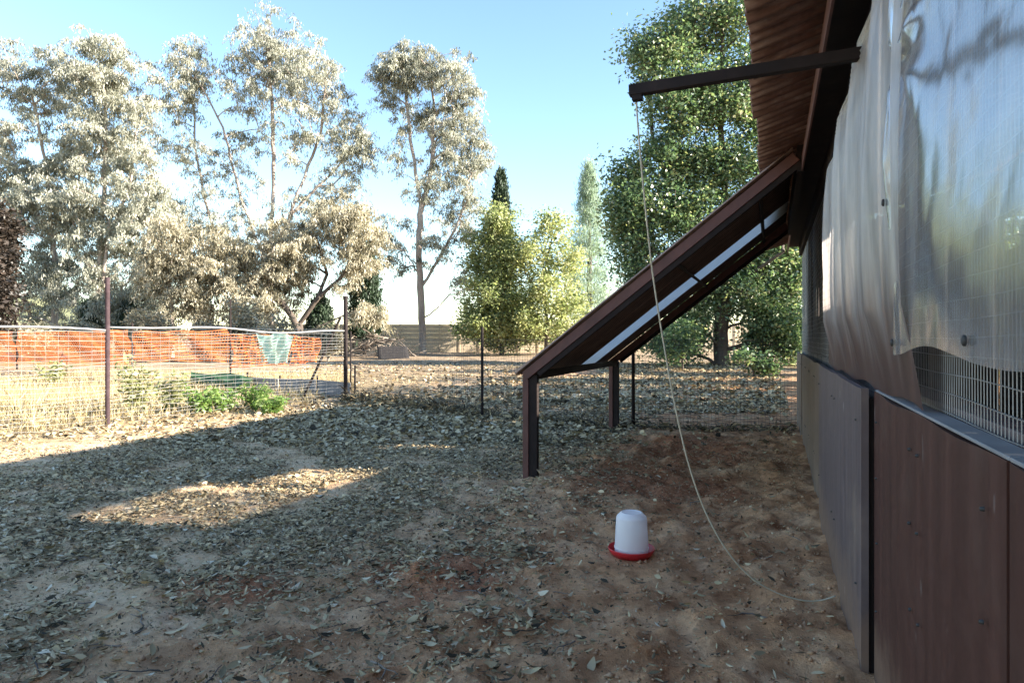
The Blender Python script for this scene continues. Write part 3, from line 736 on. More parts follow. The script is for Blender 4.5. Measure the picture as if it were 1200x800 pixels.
def build_skeleton(trunks, clusters, r):
    pos = []; par = []; istr = []
    for tr in trunks:
        prev = tr.get('parent', -1)
        pts = tr['pts']
        for i in range(len(pts) - 1):
            a, b = np.array(pts[i]), np.array(pts[i + 1]); n = max(1, int(np.linalg.norm(b - a) / .7))
            for k in range(n + (1 if i == len(pts) - 2 else 0)):
                p = a + (b - a) * k / n
                if tr.get('parent', -1) == -2 and prev == -2:      # join the nearest trunk node
                    d = np.linalg.norm(np.array(pos) - p, axis=1); prev = int(np.argmin(d)); continue
                pos.append(p + (r.normal(0, .03, 3) if 0 < k else 0)); par.append(prev); istr.append(True); prev = len(pos) - 1
    nt_ = len(pos)
    cl = clusters[np.argsort(np.min(np.linalg.norm(clusters[:, None, :] - np.array(pos)[None], axis=2), axis=1))]
    tips = []
    for c in cl:
        Pn = np.array(pos); dv = c - Pn; dist = np.linalg.norm(dv, axis=1); hd = np.hypot(dv[:, 0], dv[:, 1])
        cost = dist + 1.6 * np.maximum(0, .35 * hd - dv[:, 2])
        k = int(np.argmin(cost)); p = Pn[k]; d = np.linalg.norm(c - p)
        n = max(2, min(6, int(d / .6))); ctrl = p + (c - p) * .5 + np.array([0, 0, .12 * d]) + r.normal(0, .06 * d, 3)
        prev = k
        for j in range(1, n + 1):
            t_ = j / n; q = (1 - t_) ** 2 * p + 2 * t_ * (1 - t_) * ctrl + t_ * t_ * c
            pos.append(q); par.append(prev); istr.append(False); prev = len(pos) - 1
        tips.append(prev)
    return np.array(pos), np.array(par), np.array(istr), tips, cl

def tubes(pos, par, rad, n=6):
    idx = np.where(par >= 0)[0]; a = pos[par[idx]]; b = pos[idx]; ra = np.minimum(rad[par[idx]], rad[idx] * 1.5); rb = rad[idx]
    t = b - a; L = np.linalg.norm(t, axis=1)[:, None] + 1e-9; t = t / L
    ref = np.where(np.abs(t[:, 2:3]) < .9, np.array([[0, 0, 1.0]]), np.array([[1.0, 0, 0]]))
    u = np.cross(t, ref); u /= np.linalg.norm(u, axis=1)[:, None]; v = np.cross(t, u)
    an = 2 * np.pi * np.arange(n) / n; ring = np.cos(an)[None, :, None] * u[:, None, :] + np.sin(an)[None, :, None] * v[:, None, :]
    Va = a[:, None, :] + ring * ra[:, None, None]; Vb = (b + t * rb[:, None] * .3)[:, None, :] + ring * rb[:, None, None]
    m = len(idx); V = np.concatenate([Va, Vb], 1).reshape(-1, 3); base = (np.arange(m) * 2 * n)[:, None]
    k = np.arange(n)[None, :]; k2 = (k + 1) % n
    Fq = np.stack([base + k, base + k2, base + n + k2, base + n + k], -1).reshape(-1, 4)
    return V, Fq

def tree(name, label, Y, trunks, lobes, R, bark, leafm, per, Lr, Wr, mode, seed, spread=(.35, .35, .5), rtip=.012, cat='tree', group=None, tshift=0.0, depth=1.0):
    r = np.random.default_rng(seed)
    bx, by = trunks[0][0]; X0 = (bx - CX) / F * Y; base = Vector((X0, Y, hz(X0, Y)))
    root = thing(name, label, cat, base, 0, group)
    tl = []
    for k, tp in enumerate(trunks):
        pts = []
        for i, (px, py) in enumerate(tp):
            p = at(px, py, Y); dy = (r.uniform(-1, 1) * .35 * (1 + k) if i else 0)
            pts.append((p.x - base.x, dy * (i > 0), p.z - base.z if i or k else -.15))
        tl.append({'pts': pts, 'parent': -1 if k == 0 else -2})
    cs = []; ct = []
    for (cx, cy, rx, ry, n) in lobes:
        c = at(cx, cy, Y); ex = rx / F * Y; ez = ry / F * Y; ey = ex * depth
        d = rand_unit(n, r); rr = r.uniform(.15, 1, n) ** .55 * np.where(r.uniform(0, 1, n) < .2, r.uniform(1.0, 1.35, n), 1)
        off = d * rr[:, None] * np.array([ex, ey, ez])
        cs.append(np.array([c.x - base.x, r.uniform(-.3, .3) * ex, c.z - base.z]) + off); ct.append(np.full(n, r.uniform(-.08, .08)))
    cs = np.concatenate(cs); lobt = np.concatenate(ct)
    pos, par, istr, tips, cl = build_skeleton(tl, cs, r)
    w_ = np.zeros(len(pos)); w_[tips] = 1
    for i in range(len(pos) - 1, -1, -1):
        if par[i] >= 0: w_[par[i]] += w_[i]
    N = max(1, w_[0]); rad = np.maximum(rtip, R * (np.maximum(w_, .3) / N) ** .5)
    V, Fq = tubes(pos, par, rad, 7)
    link('trunk', np_mesh('trunk', V, Fq, smooth=True), bark, root)
    nC = len(cl); cnt = np.maximum(4, (per * (1.45 if mode == 'hang' else 1) * r.uniform(.4, 1.6, nC)).astype(int))
    ci = np.repeat(np.arange(nC), cnt); n = len(ci)
    sz = r.uniform(.65, 1.35, nC)[ci][:, None]
    P = cl[ci] + r.normal(size=(n, 3)) * np.array(spread) * sz
    if mode == 'hang':                                # leaves strung along drooping twigs
        tw = 5; k_ = ci * tw + r.integers(0, tw, n); dirs = r.normal(size=(nC * tw, 3)); dirs[:, 2] = np.abs(dirs[:, 2]) * .5; dirs /= np.linalg.norm(dirs, axis=1)[:, None]
        ln = r.uniform(.5, 1.25, nC * tw) * (spread[0] / .36); q_ = r.uniform(0, 1, n) ** .8
        P = cl[ci] + dirs[k_] * (ln[k_] * q_)[:, None] + r.normal(size=(n, 3)) * .085; P[:, 2] -= .75 * ln[k_] * q_ ** 2 + np.abs(r.normal(0, .06, n))
    tint = np.clip(.42 + tshift + r.normal(0, .17, nC)[ci] + r.normal(0, .15, n), 0, 1)
    Vl, Fl, tn = leaves(P, r, Lr, Wr, mode, tint)
    link('crown', np_mesh('crown', Vl, Fl, tn), leafm, root)
    return root

EL, EW = (.15, .28), (.020, .036)
# tall eucalypts on the left
tree('eucalyptus_tree', 'eucalyptus with a hazy grey-green crown rising behind the dark maroon shrub', 46, [[(62, 412), (66, 330), (52, 200), (40, 110)], [(66, 330), (90, 250), (95, 200)], [(60, 280), (20, 200), (5, 150)]],
     [(20, 95, 58, 45, 60), (55, 90, 35, 35, 40), (30, 170, 55, 60, 70), (-20, 200, 50, 90, 60), (60, 240, 42, 50, 60), (25, 290, 45, 50, 60), (75, 320, 35, 40, 46), (85, 190, 20, 50, 25), (40, 345, 44, 40, 60), (-5, 320, 40, 55, 50), (20, 230, 50, 40, 50)], .24, M['bark_pale'], M['euc'], 100, EL, EW, 'hang', 1, (.36, .36, .36))
tree('eucalyptus_tree', 'dense domed eucalyptus with white stems between two looser eucalypts', 45, [[(118, 412), (117, 330), (124, 220), (122, 110), (118, 60)], [(120, 300), (150, 220), (160, 130)], [(132, 408), (128, 330), (138, 260), (165, 215)]],
     [(115, 72, 38, 38, 60), (148, 100, 40, 38, 65), (105, 110, 28, 35, 35), (135, 150, 45, 38, 60), (100, 170, 35, 40, 40), (165, 195, 34, 40, 45), (125, 230, 45, 40, 45), (85, 235, 30, 40, 40), (170, 270, 35, 45, 45), (130, 300, 42, 40, 40), (150, 355, 45, 35, 56), (185, 240, 20, 30, 26), (110, 350, 40, 36, 50), (175, 325, 32, 40, 46), (105, 280, 36, 40, 40), (150, 250, 36, 40, 36)], .26, M['bark_pale'], M['euc'], 108, EL, EW, 'hang', 2, (.36, .36, .34), tshift=.06)
tree('eucalyptus_tree', 'broad many-stemmed eucalyptus, airy in the middle, the largest of its row', 47, [[(318, 412), (318, 300), (322, 220), (318, 130), (312, 50)], [(318, 330), (285, 230), (262, 150), (230, 90)], [(320, 320), (352, 230), (372, 160), (385, 110)], [(318, 300), (345, 250), (400, 190), (420, 160)], [(270, 330), (240, 240), (222, 170), (215, 80)]],
     [(305, 50, 32, 45, 55), (335, 75, 45, 48, 75), (372, 110, 42, 42, 60), (285, 90, 32, 38, 40), (222, 75, 28, 38, 45), (212, 110, 22, 38, 30), (408, 155, 30, 38, 45), (425, 180, 16, 26, 16), (350, 160, 45, 35, 28), (290, 160, 35, 40, 24), (235, 180, 40, 35, 26), (265, 240, 40, 45, 26), (395, 205, 30, 35, 22), (330, 240, 50, 40, 24), (215, 250, 25, 35, 22), (290, 275, 60, 28, 36), (380, 245, 36, 30, 26), (235, 290, 36, 30, 30)], .27, M['bark_pale'], M['euc'], 84, EL, EW, 'hang', 3, (.36, .36, .38), rtip=.016, tshift=.02)
tree('eucalyptus_tree', 'low spreading eucalyptus with tan leaves and a leaning forked trunk by the netting', 41, [[(352, 408), (350, 378), (372, 350), (398, 325), (420, 295)], [(352, 385), (330, 355), (300, 320)], [(372, 352), (380, 320), (375, 280)], [(300, 320), (262, 300), (240, 300)]],
     [(255, 305, 32, 36, 60), (235, 345, 26, 30, 35), (300, 305, 40, 36, 70), (350, 285, 42, 38, 70), (400, 255, 34, 28, 50), (425, 285, 28, 32, 45), (290, 350, 40, 26, 45), (330, 335, 35, 28, 35), (400, 320, 25, 25, 12), (436, 366, 18, 13, 20)], .24, M['bark_dark'], M['euc_tan'], 112, EL, EW, 'hang', 4, (.36, .36, .36))
tree('eucalyptus_tree', 'slim tan-leaved eucalyptus sapling with a white stem behind the netting', 40, [[(202, 410), (199, 360), (195, 300), (205, 250)]],
     [(200, 280, 30, 40, 60), (180, 320, 28, 35, 45), (215, 330, 22, 32, 35), (190, 370, 26, 22, 22)], .13, M['bark_pale'], M['euc_tan'], 84, EL, EW, 'hang', 5, (.36, .36, .4), tshift=-.04)
tree('eucalyptus_tree', 'tall solitary eucalyptus with a bare pale trunk in front of the slab wall', 47, [[(496, 417), (494, 360), (491, 300), (493, 240), (481, 165), (474, 95)], [(492, 250), (505, 200), (508, 120), (505, 80)], [(493, 340), (515, 300), (535, 270), (550, 235)], [(495, 378), (520, 350), (540, 335)]],
     [(470, 75, 26, 30, 50), (452, 95, 16, 28, 22), (495, 75, 28, 28, 40), (528, 95, 28, 40, 48), (548, 130, 22, 35, 34), (515, 140, 32, 40, 40), (480, 130, 25, 35, 22), (560, 180, 18, 34, 28), (535, 195, 32, 38, 44), (505, 215, 26, 36, 24), (545, 250, 28, 28, 30), (520, 275, 32, 28, 22), (470, 190, 18, 40, 10), (455, 265, 24, 26, 16), (470, 300, 28, 20, 16), (545, 320, 30, 24, 16)], .25, M['bark_pale'], M['euc'], 86, EL, EW, 'hang', 6, (.33, .33, .40), tshift=-.03)
# autumn trees by the wall
YL, YW = (.14, .26), (.04, .075)
tree('autumn_tree', 'yellow-green leafy tree standing in front of the dark cypress spire', 45, [[(588, 416), (587, 380), (585, 320), (586, 260)]],
     [(586, 262, 20, 22, 40), (572, 300, 26, 30, 60), (600, 305, 24, 30, 55), (580, 345, 36, 30, 75), (565, 380, 38, 20, 60), (605, 380, 28, 24, 50), (588, 395, 26, 14, 30)], .17, M['bark_dark'], M['yellow'], 84, YL, YW, 'spread', 7, (.32, .32, .3), tshift=.02)
tree('autumn_tree', 'airy pale yellow-green tree between the cypress spire and the pine', 44, [[(640, 416), (641, 380), (638, 320), (648, 270)], [(641, 380), (662, 340), (668, 300)], [(640, 350), (615, 320), (612, 290)]],
     [(648, 265, 18, 20, 22), (632, 300, 26, 28, 34), (660, 305, 22, 32, 34), (645, 345, 36, 26, 52), (620, 365, 26, 22, 34), (668, 370, 24, 22, 34), (640, 388, 34, 14, 30)], .13, M['bark_dark'], M['yellow'], 56, YL, YW, 'spread', 8, (.32, .32, .3), tshift=.10)
# big dark broadleaf tree by the shed
BL, BW = (.12, .22), (.035, .065)
tree('broadleaf_tree', 'large dark green broadleaf tree with drooping boughs beyond the lean-to', 31, [[(846, 420), (846, 390), (850, 330), (850, 240), (845, 120), (850, 20)], [(850, 300), (800, 230), (770, 170), (760, 90)], [(850, 260), (900, 180), (910, 80)], [(848, 350), (790, 330), (755, 290)], [(848, 340), (900, 300), (930, 270)]],
     [(775, 70, 36, 46, 90), (748, 55, 18, 22, 20), (820, 30, 42, 40, 100), (870, 10, 42, 50, 90), (800, 130, 48, 38, 110), (855, 110, 50, 50, 130), (900, 100, 40, 60, 80), (775, 190, 46, 34, 100), (735, 215, 22, 34, 34), (835, 195, 50, 40, 130), (890, 190, 45, 45, 90), (765, 245, 42, 34, 80), (820, 265, 46, 38, 100), (880, 280, 55, 45, 120), (740, 290, 26, 30, 36), (925, 330, 35, 45, 80), (820, 345, 48, 34, 90), (870, 340, 50, 36, 90), (800, 385, 36, 22, 60), (905, 375, 36, 22, 70), (922, 400, 26, 24, 60), (895, 398, 22, 20, 30), (790, 402, 34, 16, 50), (755, 330, 24, 22, 30), (742, 262, 30, 40, 60), (768, 315, 34, 30, 54), (730, 240, 20, 26, 24), (930, 300, 30, 40, 50)], .36, M['bark_dark'], M['broad'], 56, BL, BW, 'spread', 9, (.34, .34, .28), tshift=.05, depth=.8)
tree('broadleaf_sapling', 'small dark sapling under the big broadleaf tree beside the shed corner', 23, [[(884, 446), (885, 420), (880, 405)]], [(880, 418, 20, 12, 16), (895, 428, 14, 8, 9)], .03, M['bark_dark'], M['broad'], 40, (.10, .18), (.035, .06), 'spread', 10, (.14, .14, .1), rtip=.006)
tree('broadleaf_sapling', 'thin dark sapling hanging in the gap under the lean-to roof', 27, [[(800, 428), (801, 400), (799, 385)]], [(800, 395, 22, 18, 26), (790, 412, 12, 10, 9)], .04, M['bark_dark'], M['broad'], 44, (.10, .18), (.035, .06), 'spread', 21, (.16, .16, .14), rtip=.006)
# trees behind the shed that shade the back yard
for k, (x_, y_, h_, lab) in enumerate(((11.6, 9.4, 6.3, 'leafy tree behind the shed, beside its far end wall'), (12.2, 12.3, 6.8, 'leafy tree behind the shed, in line with the back fence'), (12.6, 15.4, 7.0, 'leafy tree behind the shed, second beyond its far end'), (11.8, 19.0, 5.6, 'leafy tree behind the shed, third beyond its far end'),
        (13.0, 23.5, 6.2, 'leafy tree behind the shed, nearer the big broadleaf tree'), (17.5, 27.5, 7.0, 'leafy tree behind the shed, farthest along the yard'))):
    px = lambda dx: CX + (x_ + dx) * F / y_
    py = lambda z: HY - (z - EYE) * F / y_
    sc_ = F / y_
    tree('broadleaf_tree', lab, y_, [[(px(0), py(0)), (px(.1), py(h_ * .4)), (px(0), py(h_ * .8))]], [(px(0), py(h_ * .72), 1.9 * sc_, .26 * h_ * sc_, 60), (px(-.6), py(h_ * .5), 1.5 * sc_, 1.0 * sc_, 30), (px(.6), py(h_ * .5), 1.5 * sc_, 1.1 * sc_, 30), (px(0), py(h_ * .26), 1.6 * sc_, 1.0 * sc_, 40)], .16, M['bark_dark'], M['broad'], 60, BL, BW, 'spread', 30 + k, (.4, .4, .35))

# conifers
def conifer(name, label, Y, px, y_top, y_base, halfw, prof, n, mat, bark, seed, L, W, per, spread, mode='up', limbs=False, group=None):
    r = np.random.default_rng(seed); X0 = (px - CX) / F * Y; base = Vector((X0, Y, hz(X0, Y))); root = thing(name, label, 'tree', base, 0, group)
    zt_ = at(px, y_top, Y).z - base.z; zb_ = max(.15, at(px, y_base, Y).z - base.z); hw = halfw / F * Y
    mb = MB(); mb.tube([(0, 0, -.2), (.05, 0, zt_ * .5), (0, 0, zt_ * .97)], [hw * .12, hw * .08, .015], 8); bk = mb
    t_ = r.uniform(0, 1, n) ** .9; a = r.uniform(0, 2 * np.pi, n)
    rad = hw * np.interp(t_, *prof) * r.uniform(.35, 1.0, n) ** .5
    z = zb_ + (zt_ - zb_) * t_; rad = rad * (.72 + .6 * vnoise(a * 1.6, t_ * 9, seed))
    if limbs:                                         # branches in whorls
        lev = np.round(t_ * 17) / 17; z = zb_ + (zt_ - zb_) * lev + rad * .35 + r.normal(0, .2, n); a = np.round(a / (2 * np.pi) * 7) / 7 * 2 * np.pi + lev * 40 + r.normal(0, .22, n)
        rad = hw * np.interp(lev, *prof) * r.uniform(.2, 1.0, n) ** .7 * (.6 + .75 * vnoise(np.round(a * 1.1), lev * 17, seed))
        for q in range(18):
            lv = q / 17; zz = zb_ + (zt_ - zb_) * lv; rr = hw * float(np.interp(lv, *prof)) * .95
            for k in range(7):
                aa = k / 7 * 2 * np.pi + lv * 40
                bk.tube([(0, 0, zz), (rr * .5 * math.cos(aa), rr * .5 * math.sin(aa), zz + rr * .14), (rr * math.cos(aa), rr * math.sin(aa), zz + rr * .35)], [.035, .022, .008], 4, False)
    bk.build('trunk', bark, root, smooth=True)
    cl = np.stack([rad * np.cos(a), rad * np.sin(a), z], -1)
    ci = np.repeat(np.arange(n), per); P = cl[ci] + r.normal(size=(len(ci), 3)) * np.array(spread)
    tint = np.clip(.45 + r.normal(0, .14, n)[ci] + r.normal(0, .14, len(ci)), 0, 1)
    Vl, Fl, tn = leaves(P, r, L, W, mode, tint, .08)
    link('crown', np_mesh('crown', Vl, Fl, tn), mat, root); return root
sp = ([0, .15, .6, .9, 1], [.7, 1, .8, .35, .05])
conifer('cypress_tree', 'dark narrow cypress spire rising behind the yellow-green tree', 50, 587, 205, 405, 15, sp, 900, M['cypress'], M['bark_dark'], 41, (.18, .32), (.03, .06), 22, (.14, .14, .2))
conifer('cypress_tree', 'dark green columnar cypress beside the fence corner pole', 44, 427, 288, 408, 17, ([0, .2, .8, 1], [.9, 1, .85, .35]), 620, M['cypress'], M['bark_dark'], 42, (.18, .3), (.03, .06), 22, (.14, .14, .2))
conifer('cypress_tree', 'short dark cypress shrub behind the leaning eucalyptus trunk', 43, 375, 352, 408, 14, ([0, .3, .8, 1], [.9, 1, .8, .3]), 260, M['cypress'], M['bark_dark'], 43, (.16, .28), (.03, .06), 22, (.13, .13, .16))
for k, (px, yt, lab) in enumerate(((104, 356, 'low black-green shrub beside the white eucalyptus stems'), (149, 358, 'low black-green shrub right behind the tall fence post'), (238, 342, 'taller black-green shrub under the tan-leaved eucalyptus'))):
    conifer('conifer_shrub', lab, 43.5, px, yt, 410, 10, ([0, .3, .8, 1], [.9, 1, .8, .3]), 150, M['cypress'], M['bark_dark'], 50 + k, (.16, .28), (.03, .06), 20, (.12, .12, .16))
conifer('pine_tree', 'pale blue-green pine with whorled branches behind the lean-to', 48, 690, 198, 392, 34, ([0, .2, .55, .85, 1], [.95, 1, .7, .28, .03]), 640, M['pine'], M['bark_dark'], 44, (.22, .40), (.010, .020), 36, (.20, .20, .16), limbs=True)
tree('maroon_shrub', 'dark maroon shrub standing at the end of the orange netting', 30, [[(-14, 420), (-12, 360), (-8, 290)]], [(-10, 270, 22, 34, 46), (-4, 320, 24, 36, 60), (-8, 365, 26, 26, 46)], .10, M['bark_dark'], M['maroon'], 90, (.12, .24), (.04, .07), 'spread', 60, (.22, .22, .25), cat='shrub')

# dry bushes filling the ground behind the netting
for k, (px, yb, Yv, w_, h_, lab) in enumerate(((40, 412, 36, 24, 22, 'dry grey-tan bush behind the netting next to the maroon shrub'), (92, 410, 37, 26, 18, 'low dry bush between the white eucalyptus stems'), (175, 410, 36, 26, 26, 'dry tan bush behind the netting under the slim white-stemmed sapling'),
        (250, 410, 36, 26, 20, 'dry tan bush in front of the taller black-green shrub'), (288, 411, 37, 24, 34, 'dense dry brown bush under the tan-leaved crown'), (325, 411, 36, 26, 22, 'straggly dry bush behind the mint sheet'), (384, 412, 37, 16, 16, 'low dry bush beyond the foot of the fence brace'))):
    tree('dry_bush', lab, Yv, [[(px, yb), (px + 2, yb - h_ * .6), (px - 2, yb - h_ * 1.3)], [(px, yb - 4), (px - w_ * .5, yb - h_)], [(px, yb - 4), (px + w_ * .5, yb - h_)]],
         [(px, yb - h_ * .9, w_, h_ * .8, 44), (px - w_ * .4, yb - h_ * .5, w_ * .6, h_ * .5, 16), (px + w_ * .4, yb - h_ * .5, w_ * .6, h_ * .5, 16)], .07, M['deadwood'], M['euc_tan'], 60, (.12, .24), (.025, .05), 'spread', 200 + k, (.24, .24, .2), rtip=.012, cat='bush', tshift=-.10)

# ------------------------------------------------------------------ brush pile, old sheets, soil heap
bp = gp(432, 417); bpy_ = thing('brush_pile', 'heap of grey dead branches behind the fence corner pole', 'brush pile', bp)
r = np.random.default_rng(71)
for k in range(90):
    a = r.uniform(0, 2 * math.pi); L = r.uniform(1.2, 3.0); x = r.normal(-.1, 1.3); y = r.normal(.2, .7); z = r.uniform(0, 1) * max(.1, 1.6 - .45 * abs(x - .1))
    d = Vector((math.cos(a), math.sin(a) * .5, r.uniform(-.25, .45))).normalized(); p = Vector((x, y, z)); pts = []
    for j in range(6):
        q = p + d * L * (j / 5 - .5) + Vector(r.normal(0, .05, 3)); q.z = max(q.z, .02); pts.append(q)
    mb = MB(); mb.tube(pts, [.05 * (1 - j / 7) * r.uniform(.6, 1.3) for j in range(6)], 5)
    for q in range(3):
        s_ = pts[2 + q]; mb.tube([s_, s_ + Vector(r.normal(0, .25, 3)) + d * .3], [.012, .005], 4)
    mb.build('branch', M['deadwood' if k % 3 else 'bark_dark'], bpy_, smooth=True)
for k, (p0, wd_, ln_, rx_, rz_, dz_, lab) in enumerate((((445, 421), 1.75, 1.25, 33, .28, .03, 'dark corrugated sheet leaning on the end of the brush pile'), ((428, 417), 1.7, 1.0, 8, -.25, .95, 'charred sheet lying on top of the dead branches'))):
    p = gp(*p0); me = corr_mesh('scrap_sheet', ln_, wd_, .11, .018); o = link('scrap_sheet', me, M['dark_board'])
    o.location = p + Vector((0, -.4 + .5 * (k > 0), dz_)); o.rotation_euler = (math.radians(rx_), 0, rz_)
    o.modifiers.new('thick', 'SOLIDIFY').thickness = .003; tag(o, lab, 'metal sheet')
# heap of soil beyond the back fence
hp = gp(640, 436); n = 46; u = np.linspace(-1, 1, n); UX, UY = np.meshgrid(u * 2.3, u * 1.8)
HH = 1.15 * np.exp(-((UX - .35) / 1.15) ** 2 - (UY / .95) ** 2) + (fbm(UX * 2.2 + 9, UY * 2.2, 8) - .5) * .16 * np.exp(-(UX / 1.6) ** 2 - (UY / 1.3) ** 2) - .10
i3 = (np.arange(n - 1)[:, None] * n + np.arange(n - 1)[None, :]).ravel()
so_ = link('soil_heap', np_mesh('soil_heap', np.stack([UX, UY, HH], -1).reshape(-1, 3), np.stack([i3, i3 + 1, i3 + n + 1, i3 + n], -1), smooth=True), M['clod'], loc=hp)
tag(so_, 'heap of reddish soil beyond the front post of the lean-to', 'soil heap')

# ------------------------------------------------------------------ weeds and dry grass on the left
def weed(label, p, h, n_st, sprd, mat, Lr, Wr, seed, per=26, cat='weed'):
    r = np.random.default_rng(seed); root = thing('weed', label, cat, p); mb = MB(); Ps = []
    for k in range(n_st):
        a = r.uniform(0, 2 * math.pi); tip = Vector((math.cos(a) * sprd * r.uniform(.2, 1), math.sin(a) * sprd * r.uniform(.2, 1), h * r.uniform(.6, 1.0))); b = Vector((r.normal(0, .04), r.normal(0, .04), -.02))
        mid = b.lerp(tip, .5) + Vector((0, 0, h * .08)); pts = [b, mid, tip]; mb.tube(pts, [.007, .005, .002], 4, False)
        for q in range(per):
            t_ = r.uniform(.18, 1); Ps.append(b * (1 - t_) ** 2 + mid * 2 * t_ * (1 - t_) + tip * t_ * t_ + Vector(r.normal(0, .03, 3)))
    mb.build('stem', M['stem'], root)
    Ps = np.array([tuple(q) for q in Ps]); Vl, Fl, tn = leaves(Ps, r, Lr, Wr, 'spread', np.clip(.5 + r.normal(0, .22, len(Ps)), 0, 1), .2)
    link('foliage', np_mesh('foliage', Vl, Fl, tn), mat, root); return root
weed('tall pale leafy weed growing right beside the tall fence post', gp(160, 486), 1.05, 14, .34, M['weed_pale'], (.08, .17), (.012, .03), 81)
weed('pale broad-leaved weed drooping over in front of the grey boards', gp(200, 482), .72, 11, .42, M['weed_pale'], (.10, .20), (.018, .04), 82, 18)
for k, (px, py, h, lab) in enumerate(((238, 484, .46, 'bright green bushy weed of the clump, nearest the tall fence post'), (262, 482, .42, 'bright green bushy weed standing between two others of the clump'), (300, 480, .46, 'bright green bushy weed nearest the fence brace'), (318, 484, .30, 'low green weed at the brace end of the green clump'))):
    weed(lab, gp(px, py), h, 24, .42, M['weed'], (.06, .14), (.008, .018), 90 + k, 36)
weed('yellowish weed standing below the orange netting', gp(62, 452), .75, 12, .6, M['weed_pale'], (.12, .22), (.02, .04), 95, 22)
r = np.random.default_rng(99)
n = 42000; gxv = r.uniform(-16, -2.2, n); gyv = 7.5 + r.uniform(0, 1, n) ** 1.3 * 17
keep = (gxv / gyv < -.235) & (-gxv + .30 * gyv + (fbm(gxv * .6, gyv * .6, 31) - .5) * 4 > 8.3) & (gxv / gyv > -.95) & (fbm(gxv * 1.6, gyv * 1.6, 77) > .36)
# keep inside the fence mostly bare: only a sparse fringe on the yard side
side = (gxv - A.x) * (Bp.y - A.y) - (gyv - A.y) * (Bp.x - A.x)
keep &= (side > 0) | ((r.uniform(0, 1, n) < .12) & (side > -3.5))
gxv, gyv = gxv[keep], gyv[keep]; P = np.stack([gxv, gyv, hfun(gxv, gyv) - .01], -1)
Vl, Fl, tn = leaves(P, r, (.10, .34), (.003, .008), 'up', np.clip(.5 + r.normal(0, .22, len(P)), 0, 1), .12)
link('dry_grass', np_mesh('dry_grass', Vl, Fl, tn), M['straw'], ground, kind='stuff')

# ------------------------------------------------------------------ fallen leaves and clods
r = np.random.default_rng(123)
def litter_xy(n, x0, x1, y0, y1, power=1.0):
    x = r.uniform(x0, x1, n); y = y0 + (y1 - y0) * r.uniform(0, 1, n) ** power
    s = -CP * x + SP * y
    clump = fbm(x * .9, y * .9, 41); cl2 = fbm(x * 3.1, y * 3.1, 43)
    dens = sstep(.41, .52, clump * .42 + cl2 * .58 + .07 * sstep(1.2, 3.2, s)) * sstep(.9, 2.9, s + (clump - .5) * 3.0 - .10 * (y - 4)) * .97 + .03
    dens = np.where(y > FB[1].y + .4, .35 + .65 * sstep(.36, .55, cl2), dens)
    dens = dens * (1 - .72 * sstep(6.4, 7.6, -x + .30 * y + (clump - .5) * 2))
    k = (r.uniform(0, 1, n) < dens) & (s > -.28)
    k &= ~((np.hypot(x - dr.location.x, y - dr.location.y) < .16))
    k &= np.abs(x) < y * .80 + .5
    return x[k], y[k]
def leaf_geo(x, y, Lr, Wr):
    """curled dry leaves lying on the ground: 6 verts, 4 triangles as 2 quads"""
    n = len(x); a = r.uniform(0, 2 * np.pi, n); L = r.uniform(*Lr, n) * (.7 + .6 * r.uniform(0, 1, n) ** 2); W = L * r.uniform(*Wr, n)
    tilt = np.clip(r.normal(0, .35, n), -.8, .8); roll = r.normal(0, .5, n); curl = np.abs(r.normal(.2, .16, n)) * L; cup = r.normal(.22, .18, n) * W
    ca, sa = np.cos(a), np.sin(a)
    loc = [(-.5, 0, 1), (-.12, .5, 0), (.22, .42, 0), (.5, 0, 1), (.18, -.42, 0), (-.15, -.5, 0)]
    out = []
    gz = hfun(x, y) + .006 + np.abs(np.sin(roll)) * W * .35 + r.uniform(0, 1, n) ** 2 * .030
    for (u, v, e) in loc:
        lx = u * L; ly = v * W; lz = curl * (4 * u * u) * .6 + (cup if e == 0 else 0) + lx * np.tan(tilt) * .6 + ly * np.tan(np.clip(roll, -.9, .9))
        out.append(np.stack([x + lx * ca - ly * sa, y + lx * sa + ly * ca, gz + lz], -1))
    V = np.stack(out, 1).reshape(-1, 3); b = np.arange(n) * 6
    Fq = np.concatenate([np.stack([b, b + 5, b + 4, b + 3], -1), np.stack([b, b + 3, b + 2, b + 1], -1)])
    t_ = np.clip(.38 + r.normal(0, .26, n) + .5 * (r.uniform(0, 1, n) > .95), 0, 1)
    return V, Fq, np.concatenate([t_, t_])
x1, y1 = litter_xy(300000, -7.5, 4.5, 2.0, 9.0, .95); x2, y2 = litter_xy(110000, -10, 6, 8.5, 15, 1.0); x3, y3 = litter_xy(75000, -9, 16, 14, 34, 1.4)
V1, F1, T1 = leaf_geo(x1, y1, (.016, .060), (.14, .38)); V2, F2, T2 = leaf_geo(x2, y2, (.045, .10), (.28, .55)); V3, F3, T3 = leaf_geo(x3, y3, (.07, .15), (.3, .6))
Vx = np.concatenate([V1, V2, V3]); Fx = np.concatenate([F1, F2 + len(V1), F3 + len(V1) + len(V2)])
link('leaf_litter', np_mesh('leaf_litter', Vx, Fx, np.concatenate([T1, T2, T3])), M['litter'], ground, kind='stuff')
